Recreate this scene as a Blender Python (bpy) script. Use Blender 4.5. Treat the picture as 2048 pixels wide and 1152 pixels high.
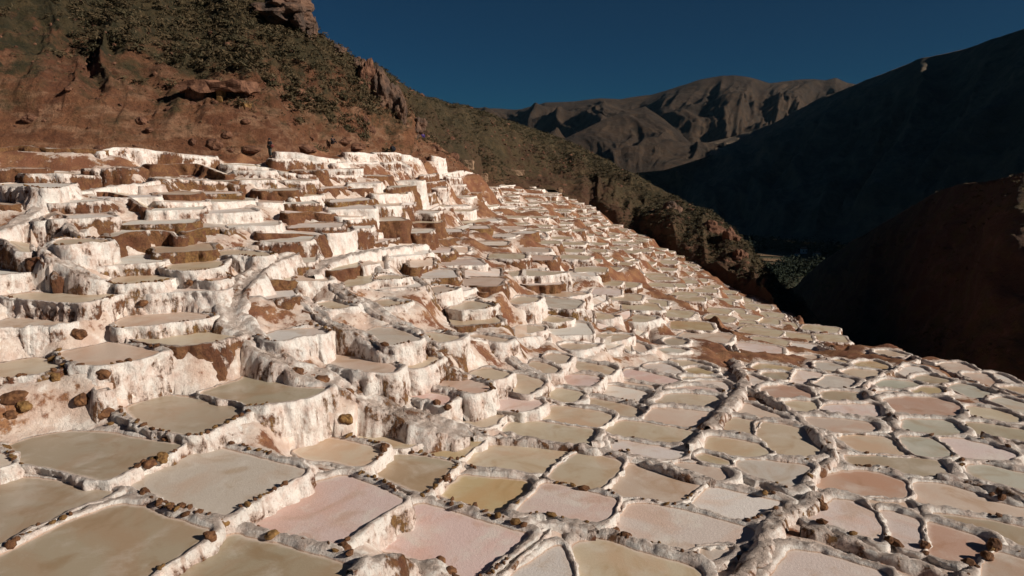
import bpy, bmesh, math, random
import numpy as np
from mathutils import Vector, Matrix
from mathutils.geometry import delaunay_2d_cdt
random.seed(7)
RNG = np.random.default_rng(11)
PI = math.pi
DEBUG = False
scene = bpy.context.scene
for o in list(bpy.data.objects):
    bpy.data.objects.remove(o, do_unlink=True)
COL = scene.collection

# ------------------------------------------------------------------ camera, sky, sun, exposure
CZ = 14.0                       # eye height above the datum
FPX = 1400.0                    # focal length in pixels of the 2048 px wide photograph
PITCH = math.atan(276.0 / FPX)
cam_data = bpy.data.cameras.new('camera')
cam_data.sensor_width = 36.0
cam_data.lens = 36.0 * FPX / 2048.0
cam_data.clip_start = 0.5
cam_data.clip_end = 12000.0
cam = bpy.data.objects.new('camera', cam_data)
COL.objects.link(cam)
cam.location = (0, 0, CZ)
cam.rotation_euler = (PI / 2 - PITCH, 0, 0)
scene.camera = cam

SUN_EL = math.radians(27.0)
SUN_AZ = math.atan2(-0.36, 0.93)          # direction TO the sun in plan (x right, y away)
world = bpy.data.worlds.new('World')
scene.world = world
world.use_nodes = True
wn, wl = world.node_tree.nodes, world.node_tree.links
bg = wn['Background']
sky = wn.new('ShaderNodeTexSky')
sky.sky_type = 'NISHITA'
sky.sun_disc = False
sky.sun_elevation = SUN_EL
sky.sun_rotation = PI / 2 - SUN_AZ
sky.altitude = 3300
sky.air_density = 0.9
sky.dust_density = 0.2
sky.ozone_density = 2.0
grade = wn.new('ShaderNodeMix'); grade.data_type = 'RGBA'; grade.blend_type = 'MULTIPLY'   # clear thin high air: deeper blue all over
grade.inputs[0].default_value = 1.0; grade.inputs[7].default_value = (0.050, 0.190, 0.275, 1)
wl.new(sky.outputs[0], grade.inputs[6]); wl.new(grade.outputs[2], bg.inputs['Color'])
bg.inputs['Strength'].default_value = 0.05

sd = bpy.data.lights.new('sun', 'SUN')
sd.energy = 4.8
sd.angle = math.radians(0.53)
sd.color = (1.0, 0.905, 0.785)
sun = bpy.data.objects.new('sun', sd)
COL.objects.link(sun)
sv = Vector((math.cos(SUN_AZ) * math.cos(SUN_EL), math.sin(SUN_AZ) * math.cos(SUN_EL), math.sin(SUN_EL)))
sun.rotation_euler = sv.to_track_quat('Z', 'Y').to_euler()
sun.location = (60, -30, 60)

vs = scene.view_settings
vs.view_transform = 'Standard'
vs.look = 'None'
vs.exposure = 0.10
vs.gamma = 1.0
vs.use_curve_mapping = False
scene.cycles.max_bounces = 5
scene.cycles.diffuse_bounces = 3

# ------------------------------------------------------------------ helpers
def tag(o, label=None, cat=None, group=None, kind=None):
    if label: o['label'] = label
    if cat: o['category'] = cat
    if group: o['group'] = group
    if kind: o['kind'] = kind
    return o

def empty(name, loc, rz=0.0):
    o = bpy.data.objects.new(name, None)
    o.empty_display_size = 0.3
    COL.objects.link(o)
    o.location = loc
    o.rotation_euler = (0, 0, rz)
    return o

def link(name, me, mat=None, parent=None, loc=(0, 0, 0)):
    if mat is not None and not me.materials:
        me.materials.append(mat)
    o = bpy.data.objects.new(name, me)
    COL.objects.link(o)
    o.location = loc
    if parent is not None: o.parent = parent
    return o

def mesh_np(name, verts, quads=None, tris=None, smooth=True, polys=None):
    """fast mesh from numpy arrays"""
    me = bpy.data.meshes.new(name)
    v = np.ascontiguousarray(verts, dtype=np.float32)
    me.vertices.add(len(v)); me.vertices.foreach_set('co', v.ravel())
    loops, starts = [], []
    n = 0
    for arr, k in ((quads, 4), (tris, 3)):
        if arr is not None and len(arr):
            a = np.asarray(arr, dtype=np.int32)
            loops.append(a.ravel()); starts.append(n + np.arange(len(a)) * k); n += a.size
    if polys is not None:
        for p in polys:
            loops.append(np.asarray(p, dtype=np.int32)); starts.append(np.array([n])); n += len(p)
    L = np.concatenate(loops); S = np.concatenate(starts).astype(np.int32)
    me.loops.add(len(L)); me.loops.foreach_set('vertex_index', L)
    me.polygons.add(len(S)); me.polygons.foreach_set('loop_start', S)
    me.update(calc_edges=True)
    me.polygons.foreach_set('use_smooth', np.full(len(S), smooth))
    me.validate()
    return me

def add_attr(me, name, vals):
    a = me.attributes.new(name, 'FLOAT', 'POINT')
    a.data.foreach_set('value', np.ascontiguousarray(vals, dtype=np.float32))

def grid_quads(nr, nc, wrap=False):
    r = np.arange(nr - 1)[:, None]
    c = np.arange(nc if wrap else nc - 1)[None, :]
    c2 = (c + 1) % nc
    a = r * nc + c; b = r * nc + c2; d = (r + 1) * nc + c; e = (r + 1) * nc + c2
    return np.stack([a, b, e, d], -1).reshape(-1, 4)

def _hash(ix, iy, iz, s):
    h = (ix * np.int64(374761393) + iy * np.int64(668265263) + iz * np.int64(2147483647 - 1013904223) + s * 974711) & 0xFFFFFFFF
    h = ((h ^ (h >> 13)) * 1274126177) & 0xFFFFFFFF
    h = ((h ^ (h >> 16)) * 2246822519) & 0xFFFFFFFF
    return ((h ^ (h >> 15)) & 0xFFFFFF) / float(0xFFFFFF)

def vnoise(p, s=0):
    """value noise -1..1 on (N,3)"""
    p = np.asarray(p, dtype=np.float64)
    i = np.floor(p).astype(np.int64); f = p - i
    f = f * f * f * (f * (f * 6 - 15) + 10)
    r = 0
    for dx in (0, 1):
        wx = f[:, 0] if dx else 1 - f[:, 0]
        for dy in (0, 1):
            wy = f[:, 1] if dy else 1 - f[:, 1]
            for dz in (0, 1):
                wz = f[:, 2] if dz else 1 - f[:, 2]
                r = r + wx * wy * wz * _hash(i[:, 0] + dx, i[:, 1] + dy, i[:, 2] + dz, s)
    return r * 2 - 1

def fbm(p, oct=4, s=0, gain=0.5):
    p = np.asarray(p, dtype=np.float64)
    a, t, r = 1.0, 0.0, 0
    for k in range(oct):
        r = r + a * vnoise(p * (2.03 ** k) + 17.3 * k, s + k)
        t += a; a *= gain
    return r / t

def ridged(p, oct=4, s=0):
    p = np.asarray(p, dtype=np.float64)
    a, t, r = 1.0, 0.0, 0
    for k in range(oct):
        r = r + a * (1 - 2 * np.abs(vnoise(p * (2.03 ** k) + 9.1 * k, s + k)))
        t += a; a *= 0.5
    return r / t

def smooth01(x, a, b):
    t = np.clip((x - a) / (b - a), 0, 1)
    return t * t * (3 - 2 * t)

# ------------------------------------------------------------------ where a photograph point stands in the place
_cp, _sp = math.cos(PITCH), math.sin(PITCH)
def ray(u, v):
    a = (np.asarray(u, float) - 1024) / FPX; b = (np.asarray(v, float) - 576) / FPX
    yy = _cp - b * _sp
    return a / yy, (-_sp - b * _cp) / yy
def at(u, v, d):
    X, Z = ray(u, v)
    return np.stack([d * X, d * np.ones_like(X), CZ + d * Z], -1)
def project(p):
    p = np.asarray(p, float); x, y, z = p[..., 0], p[..., 1], p[..., 2] - CZ
    dep = y * _cp - z * _sp; up = y * _sp + z * _cp
    return 1024 + FPX * x / dep, 576 - FPX * up / dep

class TPS:
    """thin plate spline"""
    def __init__(s, xy, val, lam=1e-3):
        s.xy = np.asarray(xy, float); n = len(s.xy)
        K = s._k(s.xy); P = np.c_[np.ones(n), s.xy]
        A = np.zeros((n + 3, n + 3)); A[:n, :n] = K + lam * np.eye(n); A[:n, n:] = P; A[n:, :n] = P.T
        s.w = np.linalg.solve(A, np.r_[np.asarray(val, float), 0, 0, 0])
    def _k(s, q):
        r2 = ((q[:, None, :] - s.xy[None]) ** 2).sum(-1) + 1e-12
        return 0.5 * r2 * np.log(r2)
    def __call__(s, q):
        q = np.asarray(q, float).reshape(-1, 2); out = np.empty(len(q))
        for k in range(0, len(q), 20000):
            c = q[k:k + 20000]
            out[k:k + 20000] = s._k(c) @ s.w[:-3] + np.c_[np.ones(len(c)), c] @ s.w[-3:]
        return out
# ------------------------------------------------------------------ surveyed distances (photo px u, v -> metres ahead of the camera)
DEPTH = [
 (0,1110,15),(-60,1180,13.8),(260,1120,15),(435,950,19.6),(600,1030,17.5),(500,1150,14.8),(100,900,21),(0,960,18.6),(880,1090,17.6),(1150,1150,16.6),
 (1360,1060,19.6),(1640,1130,17.6),(1700,1040,20.6),(1900,1080,19.8),(2040,1130,18.4),(1940,1000,23),(1730,970,24),(1280,960,22.8),(1040,910,24.6),(820,940,22.4),
 (700,900,23.6),(780,870,25),(380,825,23.3),(530,785,25.2),(0,740,24.2),(60,745,24.2),(230,710,25.6),(360,680,27.6),(310,637,29.3),(50,642,27.6),(120,595,29.2),
 (0,600,28.8),(0,540,30.4),(0,500,31.5),(275,558,31.5),(400,530,33.5),(500,507,36.5),(430,555,32.4),(135,485,32.5),(0,420,36),(0,372,43),(0,330,51),(0,300,53),
 (200,420,38),(200,372,45),(200,330,53),(200,298,54.5),(400,420,42),(400,372,50),(400,330,58),(400,305,62),(540,318,65),(600,420,48),(600,500,39),(600,372,56),(600,330,64),
 (600,600,32.6),(590,672,29),(500,620,31),(730,728,28),(700,650,31),(770,675,30.5),(650,612,33.6),(830,720,29),(880,675,32.5),(800,600,36.5),(800,550,40.5),(800,500,47),(800,460,52),(800,420,58),(800,370,68),(800,330,82),(800,305,92),
 (700,305,80),(700,350,68),(700,400,55),(920,765,29.6),(1020,800,29),(965,832,27.6),(870,800,27.5),(760,756,28),(950,610,40.5),(950,675,35),(1000,560,48),(1000,500,66),(1000,450,90),(1000,420,115),(950,350,145),(900,400,98),(900,330,118),(1000,378,190),
 (1110,378,200),(1190,425,196),(1100,430,140),(1130,520,76),(1060,545,56),(1110,590,52),(1110,640,46),(1060,660,41.5),(1130,790,31),(1045,770,31.5),(1080,735,34.5),(1200,635,52),(1220,675,45),(1190,735,37.5),(1300,475,178),(1250,520,115),(1300,560,100),
 (1290,640,56),(1345,680,52),(1290,750,39.5),(1240,785,34.5),(1150,840,28.2),(1110,865,26.8),(1290,860,27.6),(1350,825,30.2),(1370,800,32.8),(1400,740,42),(1400,640,72),(1400,580,110),(1400,535,160),(1500,592,136),(1500,650,84),(1500,700,56),(1600,648,104),(1600,690,72),(1690,703,62),
 (1475,750,41),(1545,750,40.5),(1640,735,46),(1660,765,39),(1760,705,57),(1740,730,48),(1860,755,43),(1920,740,49),(1960,762,44),(2030,785,41),(2040,820,36),(1850,815,33),(1690,795,35),(1690,820,32),(1590,785,36),(1860,855,29.5),(1690,850,29.6),(1585,880,27.2),(1475,850,29),(1460,890,26),(1545,945,23.6),(1400,940,23.6),(1790,920,26),(2000,940,25.6),(1750,890,27.6),(1950,900,27.4),(2020,860,30.5),(1480,1000,21.6),(1140,1000,20.6),(1990,1040,21.4),
]
# distance at which the terraces end and hill or ravine takes over, by photo column
END_U = [-700,-200,0,215,400,540,690,800,868,940,962,1110,1180,1300,1400,1500,1600,1690,1760,1850,1950,2048,2200,2700]
END_D = [57,59,61,62.5,66,70,86,99,118,146,195,207,203,184,166,141,112,66,61,55,51,46,40,32]

# ------------------------------------------------------------------ salt pans seen as water or crust: (outline px, colour, height offset m, label)
# colours: o olive, b beige, g grey, y ochre, p pink, w white crust, q pinkish white, n orange pink, t turquoise grey, r rosy beige
PANS = [
 ("0,953 75,958 150,968 212,980 226,987 200,1000 150,1014 112,1036 62,1055 0,1088 -90,1128 -90,948",'o',0,"olive brine pan cut by the photo's left edge, above the bottom corner pan"),
 ("245,1011 285,1016 312,1029 362,1046 418,1062 405,1078 360,1110 305,1146 250,1195 -90,1195 -90,1150 0,1115 60,1086 125,1050 185,1027 220,1015",'o',0,"large olive brine pan filling the bottom left corner"),
 ("470,1071 512,1082 560,1093 612,1109 672,1127 706,1136 690,1150 640,1190 290,1195 335,1152 390,1110 440,1080",'o',-.05,"olive brine pan cut off by the bottom edge, below the big pink pan"),
 ("20,891 60,878 110,868 145,864 212,867 250,874 300,882 350,889 358,893 335,907 290,925 262,938 225,956 214,960 175,950 135,943 100,935 78,932 45,925 30,905",'o',.1,"olive brine pan below the stony brown and white bank at the left"),
 ("410,894 450,901 512,917 562,929 608,941 606,947 562,971 522,991 500,1002 470,1018 455,1032 430,1028 390,1014 350,1006 315,988 270,976 252,964 300,936 350,914 385,900",'g',0,"large pale grey pan with faint pink stain, ringed by stone topped dykes"),
 ("-40,905 0,908 22,930 0,937 -40,942",'w',0,"sliver of bluish white crust at the left edge beside the olive pan"),
 ("684,953 712,960 762,979 807,1002 787,1014 737,1041 697,1071 672,1090 652,1092 612,1084 562,1066 520,1056 500,1047 495,1040 512,1026 557,999 612,971",'p',0,"large pink and white frosted pan left of the dusky pink one"),
 ("842,1009 887,1021 950,1041 1024,1063 1052,1071 1040,1082 1015,1105 985,1132 965,1150 930,1158 905,1140 880,1120 850,1118 815,1112 770,1098 715,1094 700,1090 737,1062 775,1043 812,1020",'p',-.05,"large dusky pink pan with brown boulders along its front dyke"),
 ("652,876 692,884 757,900 752,914 727,934 707,931 662,920 620,919 588,903 615,888",'b',0,"beige pan reflecting the tall dripping white wall at its back"),
 ("712,878 745,856 770,849 800,848 840,853 868,860 850,876 815,896 790,897 765,893 745,887",'b',0,"beige pan right of the tall white wall under the channel bank"),
 ("880,864 905,862 937,868 968,878 950,893 930,908 912,920 890,916 850,908 825,903 850,886",'y',0,"small ochre pan beside the thick channel dyke"),
 ("782,905 825,911 907,926 895,943 867,974 847,984 825,977 785,962 735,942 757,924",'o',0,"greenish beige pan in front of the small ochre pan"),
 ("925,952 960,956 1024,961 1060,966 1050,985 1030,1000 1008,1015 985,1025 960,1018 937,1010 905,998 882,990 905,970",'y',-.12,"tan yellow pan with pink bank behind and dark stones at its right"),
 ("990,881 1024,883 1080,890 1134,900 1124,914 1100,934 1082,948 1040,942 1000,938 960,933 940,930 938,917 960,898",'b',0,"wide grey beige pan just below the long smooth channel dyke"),
 ("1164,906 1199,911 1241,925 1236,941 1214,961 1191,980 1164,974 1124,964 1101,958 1116,939 1141,916",'b',0,"square sandy pan between two stone lined dykes"),
 ("1256,929 1294,935 1349,954 1399,967 1384,981 1362,999 1344,1004 1299,996 1249,994 1214,986 1236,959",'r',0,"rosy beige pan left of the bright white crusted pan"),
 ("1421,976 1474,986 1536,1000 1560,1007 1545,1015 1515,1025 1494,1039 1460,1036 1434,1025 1391,1011 1404,994",'w',0,"bright white crusted pan left of the rounded salt mound"),
 ("1091,969 1124,974 1174,986 1234,1001 1224,1024 1199,1044 1174,1040 1136,1035 1106,1027 1049,1024 1039,1024 1064,996",'p',-.03,"medium pink pan behind the grey salt hump"),
 ("1259,1011 1299,1011 1361,1021 1414,1034 1464,1049 1506,1062 1494,1081 1461,1089 1424,1088 1394,1090 1374,1099 1341,1091 1300,1083 1262,1076 1231,1056 1244,1036",'q',0,"large whitish pan with pink streaks above the thick rounded dyke"),
 ("1156,1087 1199,1081 1231,1089 1261,1101 1311,1116 1361,1129 1399,1144 1385,1190 1150,1190 1160,1150 1158,1125 1144,1106",'b',-.05,"sandy tan pan cut by the bottom edge under the thick rounded dyke"),
 ("1055,1132 1118,1092 1126,1112 1138,1132 1148,1165 1020,1180 1025,1152",'w',0,"sloping grey white crust patch beside the long salt ridge, bottom edge"),
 ("1404,1094 1434,1095 1462,1098 1450,1112 1420,1121 1406,1117",'g',-.12,"tiny grey pan behind a brown boulder near the bottom"),
 ("1588,1103 1636,1108 1686,1122 1736,1139 1772,1152 1765,1190 1530,1190 1555,1140",'q',-.05,"pinkish crusted pan under the rocky bank at the bottom right"),
 ("1671,1001 1711,1006 1743,1024 1756,1044 1761,1074 1756,1084 1741,1079 1696,1061 1656,1049 1623,1039 1631,1024 1656,1012",'q',0,"pale pink crusted pan right of the white mound with brown scar"),
 ("1761,1024 1786,1025 1838,1043 1836,1064 1841,1099 1836,1106 1811,1096 1796,1086 1776,1061",'q',0,"narrow upright pale pink pan between two dark stone dykes"),
 ("1858,1046 1898,1056 1948,1074 1978,1081 1966,1099 1958,1114 1936,1128 1898,1123 1873,1114 1861,1109 1863,1081",'n',0,"salmon coloured pan at the lower right beside dark rough stones"),
 ("1998,1106 2048,1122 2130,1145 2130,1190 1960,1190 1975,1135 1986,1118",'r',0,"dusky pan filling the bottom right corner"),
 ("1866,1029 1911,1034 1986,1044 2048,1056 2130,1072 2130,1118 2048,1092 2010,1078 1985,1062 1950,1052 1905,1040",'o',0,"long wedge of olive brine at the right edge above the salmon pan"),
 ("1834,968 1886,970 1936,984 1986,1006 2048,1020 2130,1034 2130,1050 2048,1036 1986,1030 1936,1022 1886,1012 1838,1008 1831,990",'r',0,"wide rosy beige pan shaded by the tall bank along its back, right edge"),
 ("1686,946 1726,944 1761,949 1808,966 1813,991 1806,995 1773,996 1731,991 1691,986 1656,979 1632,973 1632,963 1653,952",'n',0,"orange pink pan wrapped by a thick curved white dyke"),
 ("1723,1000 1761,1000 1816,1007 1821,1017 1786,1015 1751,1009",'r',-.1,"thin pinkish strip of pan in front of the orange pink pan"),
 ("1696,913 1761,913 1873,920 1886,936 1896,951 1836,950 1806,945 1773,934 1748,930 1711,931 1698,921",'o',0,"long olive pan behind the orange pink pan"),
 ("1936,934 1968,930 2048,949 2130,968 2130,1005 2048,985 2011,971 1946,954",'t',.05,"blue green brine pan at the right edge above a tall shadowed bank"),
 ("1678,871 1723,870 1773,876 1811,904 1816,911 1776,910 1721,903 1708,896 1686,884",'b',0,"beige pan with dark lumpy stones along its front, behind the long olive pan"),
 ("1801,875 1858,876 1886,894 1901,911 1861,914 1831,909",'t',0,"pale blue green pan between two slanting dykes"),
 ("1881,879 1923,879 1986,894 2031,910 2003,921 1936,917 1913,913",'q',0,"pinkish white pan right of the slanting pale blue green one"),
 ("2010,925 2048,919 2130,915 2130,945 2048,938",'r',0,"corner of a rosy pan at the right edge, above the blue green pan"),
 ("1930,846 1975,848 2048,862 2130,878 2130,898 2048,884 2000,876 1955,868 1935,857",'o',0,"long olive pan at the right edge behind a thick smooth bank"),
 ("1806,841 1883,841 1906,848 1921,861 1915,867 1880,870 1825,868 1812,858",'t',0,"grey green pan just in front of the big reddish pan"),
 ("1615,836 1680,840 1736,846 1750,856 1748,863 1715,864 1670,865 1640,858 1625,848",'r',0,"rosy tan pan in front of the lilac white pan"),
 ("1519,847 1566,850 1613,862 1640,886 1637,900 1625,911 1595,917 1550,906 1536,886 1517,872",'b',0,"large rounded tan pan left of the flowing white junction mound"),
 ("1451,837 1480,838 1510,845 1503,858 1498,871 1475,867 1428,858 1440,846",'b',0,"small beige pan left of the large rounded tan pan"),
 ("1419,875 1457,878 1513,890 1537,906 1516,912 1472,911 1419,902 1413,892",'b',0,"cream pan right of the white triangular mound"),
 ("1480,923 1537,923 1619,934 1613,945 1593,968 1578,974 1545,964 1507,951 1475,933",'g',0,"grey tan pan with long bright dyke behind, left of the curved thick dyke"),
 ("1351,929 1407,929 1440,939 1456,954 1437,960 1398,948 1378,939",'r',-.05,"small leaf shaped pan inside a curved earth bank"),
 ("1396,914 1413,909 1457,923 1460,930 1413,926",'b',0,"tiny cream pan behind the leaf shaped pan"),
 ("1224,884 1251,884 1354,902 1369,906 1348,918 1319,920 1266,906 1230,900",'w',0,"long white crusted pan left of the white triangular mound"),
 ("1218,852 1251,843 1295,848 1387,864 1384,870 1366,887 1295,882 1236,873 1208,861",'b',0,"wide beige pan behind the long white crusted pan"),
 ("1015,852 1038,839 1118,851 1189,861 1177,887 1159,890 1088,879 1006,864",'b',0,"wide beige pan directly behind the long channel dyke"),
 ("1071,834 1115,811 1207,827 1224,834 1204,851 1189,854 1130,845 1077,837",'b',0,"grey beige pan behind the wide beige pan at the channel dyke"),
 ("1171,805 1183,799 1236,808 1280,820 1286,829 1271,839 1245,834 1207,823",'b',0,"beige pan in front of the white pan dotted with dark stones"),
 ("1310,817 1354,820 1422,827 1425,834 1404,855 1387,860 1325,848 1292,842",'r',0,"rosy beige pan below a thin dyke set with two dark stones"),
 ("1339,789 1384,790 1437,796 1431,808 1413,821 1369,817 1316,808",'b',0,"beige pan beside the white trunk-like channel ridge"),
 ("1339,780 1378,774 1425,778 1443,787 1398,786 1342,784",'p',0,"thin pink strip of pan left of the channel ridge"),
 ("1360,769 1398,764 1443,764 1460,778 1449,786 1428,775 1384,771",'w',.02,"small pale grey pan tucked against the channel ridge"),
 ("1189,780 1224,772 1295,787 1283,799 1266,805 1212,793 1192,787",'w',0,"white crusted pan with a row of dark stones on its front dyke"),
 ("1230,769 1236,764 1313,774 1298,786 1251,777",'r',0,"thin brownish pink pan touching the white crusted one"),
 ("1242,749 1257,740 1295,746 1354,761 1348,767 1310,767 1245,755",'p',0,"pale pink pan right of the upright stone dyke"),
 ("1291,731 1325,728 1354,737 1363,746 1339,747 1295,737",'w',0,None),
 ("1372,740 1392,735 1428,746 1425,750 1372,750",'y',0,None),
 ("1340,722 1380,722 1413,732 1430,742 1398,733 1366,733",'b',0,None),
 ("1369,756 1413,756 1440,758 1398,764 1369,765",'b',0,None),
 ("1139,734 1156,724 1230,737 1218,749 1204,752 1148,740",'b',0,None),
 ("1121,758 1139,749 1204,756 1192,765 1174,775 1127,764",'p',-.05,None),
 ("1080,790 1118,777 1165,787 1153,800 1136,805 1086,796",'b',-.08,None),
 ("1000,766 1032,749 1089,764 1071,780 1053,789 1009,778",'b',.08,None),
 ("1047,734 1071,724 1118,738 1100,749 1083,749",'b',.15,None),
 ("1091,713 1103,708 1136,713 1133,724 1118,728",'b',.25,None),
 ("937,748 972,736 1019,748 1000,758 984,762 957,756",'b',.2,None),
 ("867,768 912,753 980,773 970,783 947,788 924,780 887,773",'r',.2,None),
 ("960,801 1000,786 1030,791 1086,805 1059,820 1030,823 1000,820 970,810",'p',0,None),
 ("927,813 947,810 1010,828 987,848 970,856 925,843 915,838",'b',0,None),
 ("824,793 852,787 902,796 897,803 887,811 862,802",'p',.15,None),
 ("717,751 777,748 787,753 762,768 737,768",'w',-.1,None),
 ("652,718 700,705 737,707 762,723 792,736 782,746 737,746 687,736 662,726",'r',-.15,None),
 ("794,726 812,717 857,707 874,718 862,726 832,738 800,731",'b',-.15,None),
 ("720,671 750,656 787,657 840,678 830,682 782,691 745,679",'g',.1,None),
 ("847,667 887,669 922,676 887,687 867,679",'b',.1,None),
 ("927,674 957,671 1019,681 1000,686 962,684",'b',0,None),
 ("527,671 562,661 632,658 652,667 595,676 555,686",'w',0,None),
 ("405,786 450,770 490,757 497,742 512,741 545,757 575,774 620,778 655,777 612,795 570,803 530,810 510,812 480,803 440,795",'o',0,"olive pan between the tall white wall and the sloping channel bank"),
 ("260,812 332,791 375,796 425,804 497,821 475,836 430,856 410,866 380,870 345,862 320,858 283,842 262,824",'o',0,"olive pan at the foot of the tall white wall, front lip above a second wall"),
 ("125,706 175,696 217,686 250,691 322,707 275,719 212,732 175,731 140,718",'r',0,"rosy pan on top of the tall white dripping wall"),
 ("258,676 300,672 400,661 425,663 470,676 425,688 355,693 300,686",'b',0,"beige pan beside the rosy pan, above a white and brown bank"),
 ("237,641 287,623 330,620 425,635 375,643 275,653 240,657",'r',0,"rosy pan under a white bank with one brown stone"),
 ("-50,650 0,643 37,635 100,632 150,643 125,651 50,656 0,662 -50,667",'r',0,"rosy beige pan at the left edge, above a white bank with brown hollow"),
 ("-50,737 0,728 37,721 77,716 130,740 95,748 37,755 0,761 -50,772",'b',0,"beige pan at the left edge above the stony brown bank"),
 ("10,593 50,587 125,585 232,590 200,601 162,608 100,603 40,598",'b',0,"long thin beige pan near the left edge under the curved channel"),
 ("217,565 250,550 275,547 347,555 325,563 250,570",'b',0,None),
 ("332,534 362,525 445,523 430,538 375,543 345,540",'b',0,None),
 ("428,508 460,500 545,508 525,515 442,510",'b',0,None),
 ("375,550 445,548 455,558 435,563 382,558",'n',0,None),
 ("112,486 120,480 160,478 220,482 200,487 125,493",'b',0,None),
 ("-50,371 50,366 150,368 100,380 40,376",'w',0,None),
 ("634,608 662,603 704,617 667,620",'b',0,None),
 ("744,606 769,600 814,608 787,614 750,616",'b',0,None),
 ("902,616 942,602 987,611 957,620 912,620",'b',0,None),
 ("845,580 880,572 912,580 882,586",'r',0,None),
 ("747,560 765,551 817,554 782,560",'b',0,None),
 ("1010,545 1050,541 1137,546 1090,552 1020,553",'b',0,None),
 ("1020,602 1042,594 1080,597 1062,607 1037,610",'b',0,None),
 ("1075,587 1090,584 1180,587 1125,596",'b',0,None),
 ("1077,640 1090,632 1145,639 1112,646",'b',0,None),
 ("1040,660 1050,652 1090,655 1082,662 1050,667",'b',0,None),
 ("1171,631 1184,626 1224,630 1234,636 1199,640",'b',0,None),
 ("1246,634 1269,629 1316,636 1284,645 1249,643",'b',0,None),
 ("1189,675 1204,668 1264,671 1244,679 1214,686",'b',0,None),
 ("1124,692 1134,688 1199,691 1179,695 1156,701 1129,696",'b',0,None),
 ("1329,681 1346,676 1374,681 1369,690 1341,692",'o',0,None),
 ("1246,690 1264,684 1289,691 1294,701 1281,706 1264,696",'r',0,None),
 ("1309,701 1336,696 1374,701 1359,706 1324,707",'g',0,None),
 ("1506,736 1522,728 1589,736 1586,744 1528,743",'y',0,None),
 ("1528,746 1577,747 1571,762 1540,757 1525,750",'o',0,None),
 ("1601,742 1646,748 1636,761 1621,771 1581,767 1591,755",'q',0,None),
 ("1658,751 1708,760 1706,766 1691,776 1653,776 1633,770",'g',0,None),
 ("1631,726 1661,726 1693,735 1683,742 1661,747 1636,736",'g',0,None),
 ("1664,721 1678,720 1701,726 1696,733 1673,729",'y',0,None),
 ("1711,731 1721,724 1751,723 1776,733 1766,741 1736,739",'y',0,None),
 ("1686,746 1706,739 1756,743 1756,749 1733,758 1716,757",'b',0,None),
 ("1753,702 1781,702 1818,712 1786,715 1756,709",'r',0,None),
 ("1798,746 1816,732 1843,736 1856,744 1836,754 1811,753",'w',0,None),
 ("1823,759 1853,750 1901,762 1886,771 1848,767",'o',0,None),
 ("1743,771 1776,760 1823,764 1838,771 1818,782 1776,777",'t',0,None),
 ("1873,731 1891,727 1923,727 1951,741 1948,747 1906,745",'r',0,None),
 ("1926,748 1971,748 1991,766 2006,772 1966,772 1941,756",'r',0,None),
 ("1978,748 1998,748 2038,770 2011,771",'w',0,None),
 ("1896,776 1921,767 1946,772 1991,788 1961,796 1946,796 1911,781",'t',0,None),
 ("1998,776 2036,775 2070,780 2100,795 2048,790 2016,781",'b',0,None),
 ("1983,801 2006,796 2048,808 2130,829 2130,848 2048,828 2016,816",'g',0,None),
 ("1828,786 1843,775 1878,776 1881,784 1861,791 1836,791",'y',0,None),
 ("1756,786 1776,783 1806,787 1801,794 1768,796",'w',0,None),
 ("1773,801 1798,796 1871,797 1918,811 1911,831 1873,834 1803,829 1786,816",'n',0,"big reddish brown brine pan on the flat toward the ravine"),
 ("1646,786 1676,783 1721,787 1731,798 1711,802 1676,802 1648,798",'o',0,"olive pan behind the lilac white pan"),
 ("1646,821 1653,812 1753,810 1758,831 1726,833 1676,828",'q',0,"lilac white pan with straight bright dyke behind"),
 ("1525,784 1535,773 1580,773 1622,789 1618,797 1554,797",'n',0,"salmon pan right of the white trunk-like channel ridge"),
 ("1568,806 1598,803 1631,806 1628,818 1606,826 1586,816",'b',0,"small tan pan below the salmon pan, above a heavy rounded bank"),
 ("1467,812 1496,810 1538,826 1570,842 1522,836 1467,828",'r',-.05,"rosy tan pan in the shade of the heavy rounded bank"),
 ("1933,823 1946,813 2011,826 2038,838 2031,846 1961,838",'b',0,None),
 ("1493,749 1535,765 1528,778 1500,768",'q',0,None),
 ("1580,713 1636,712 1631,720 1590,719",'r',0,None),
]
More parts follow.
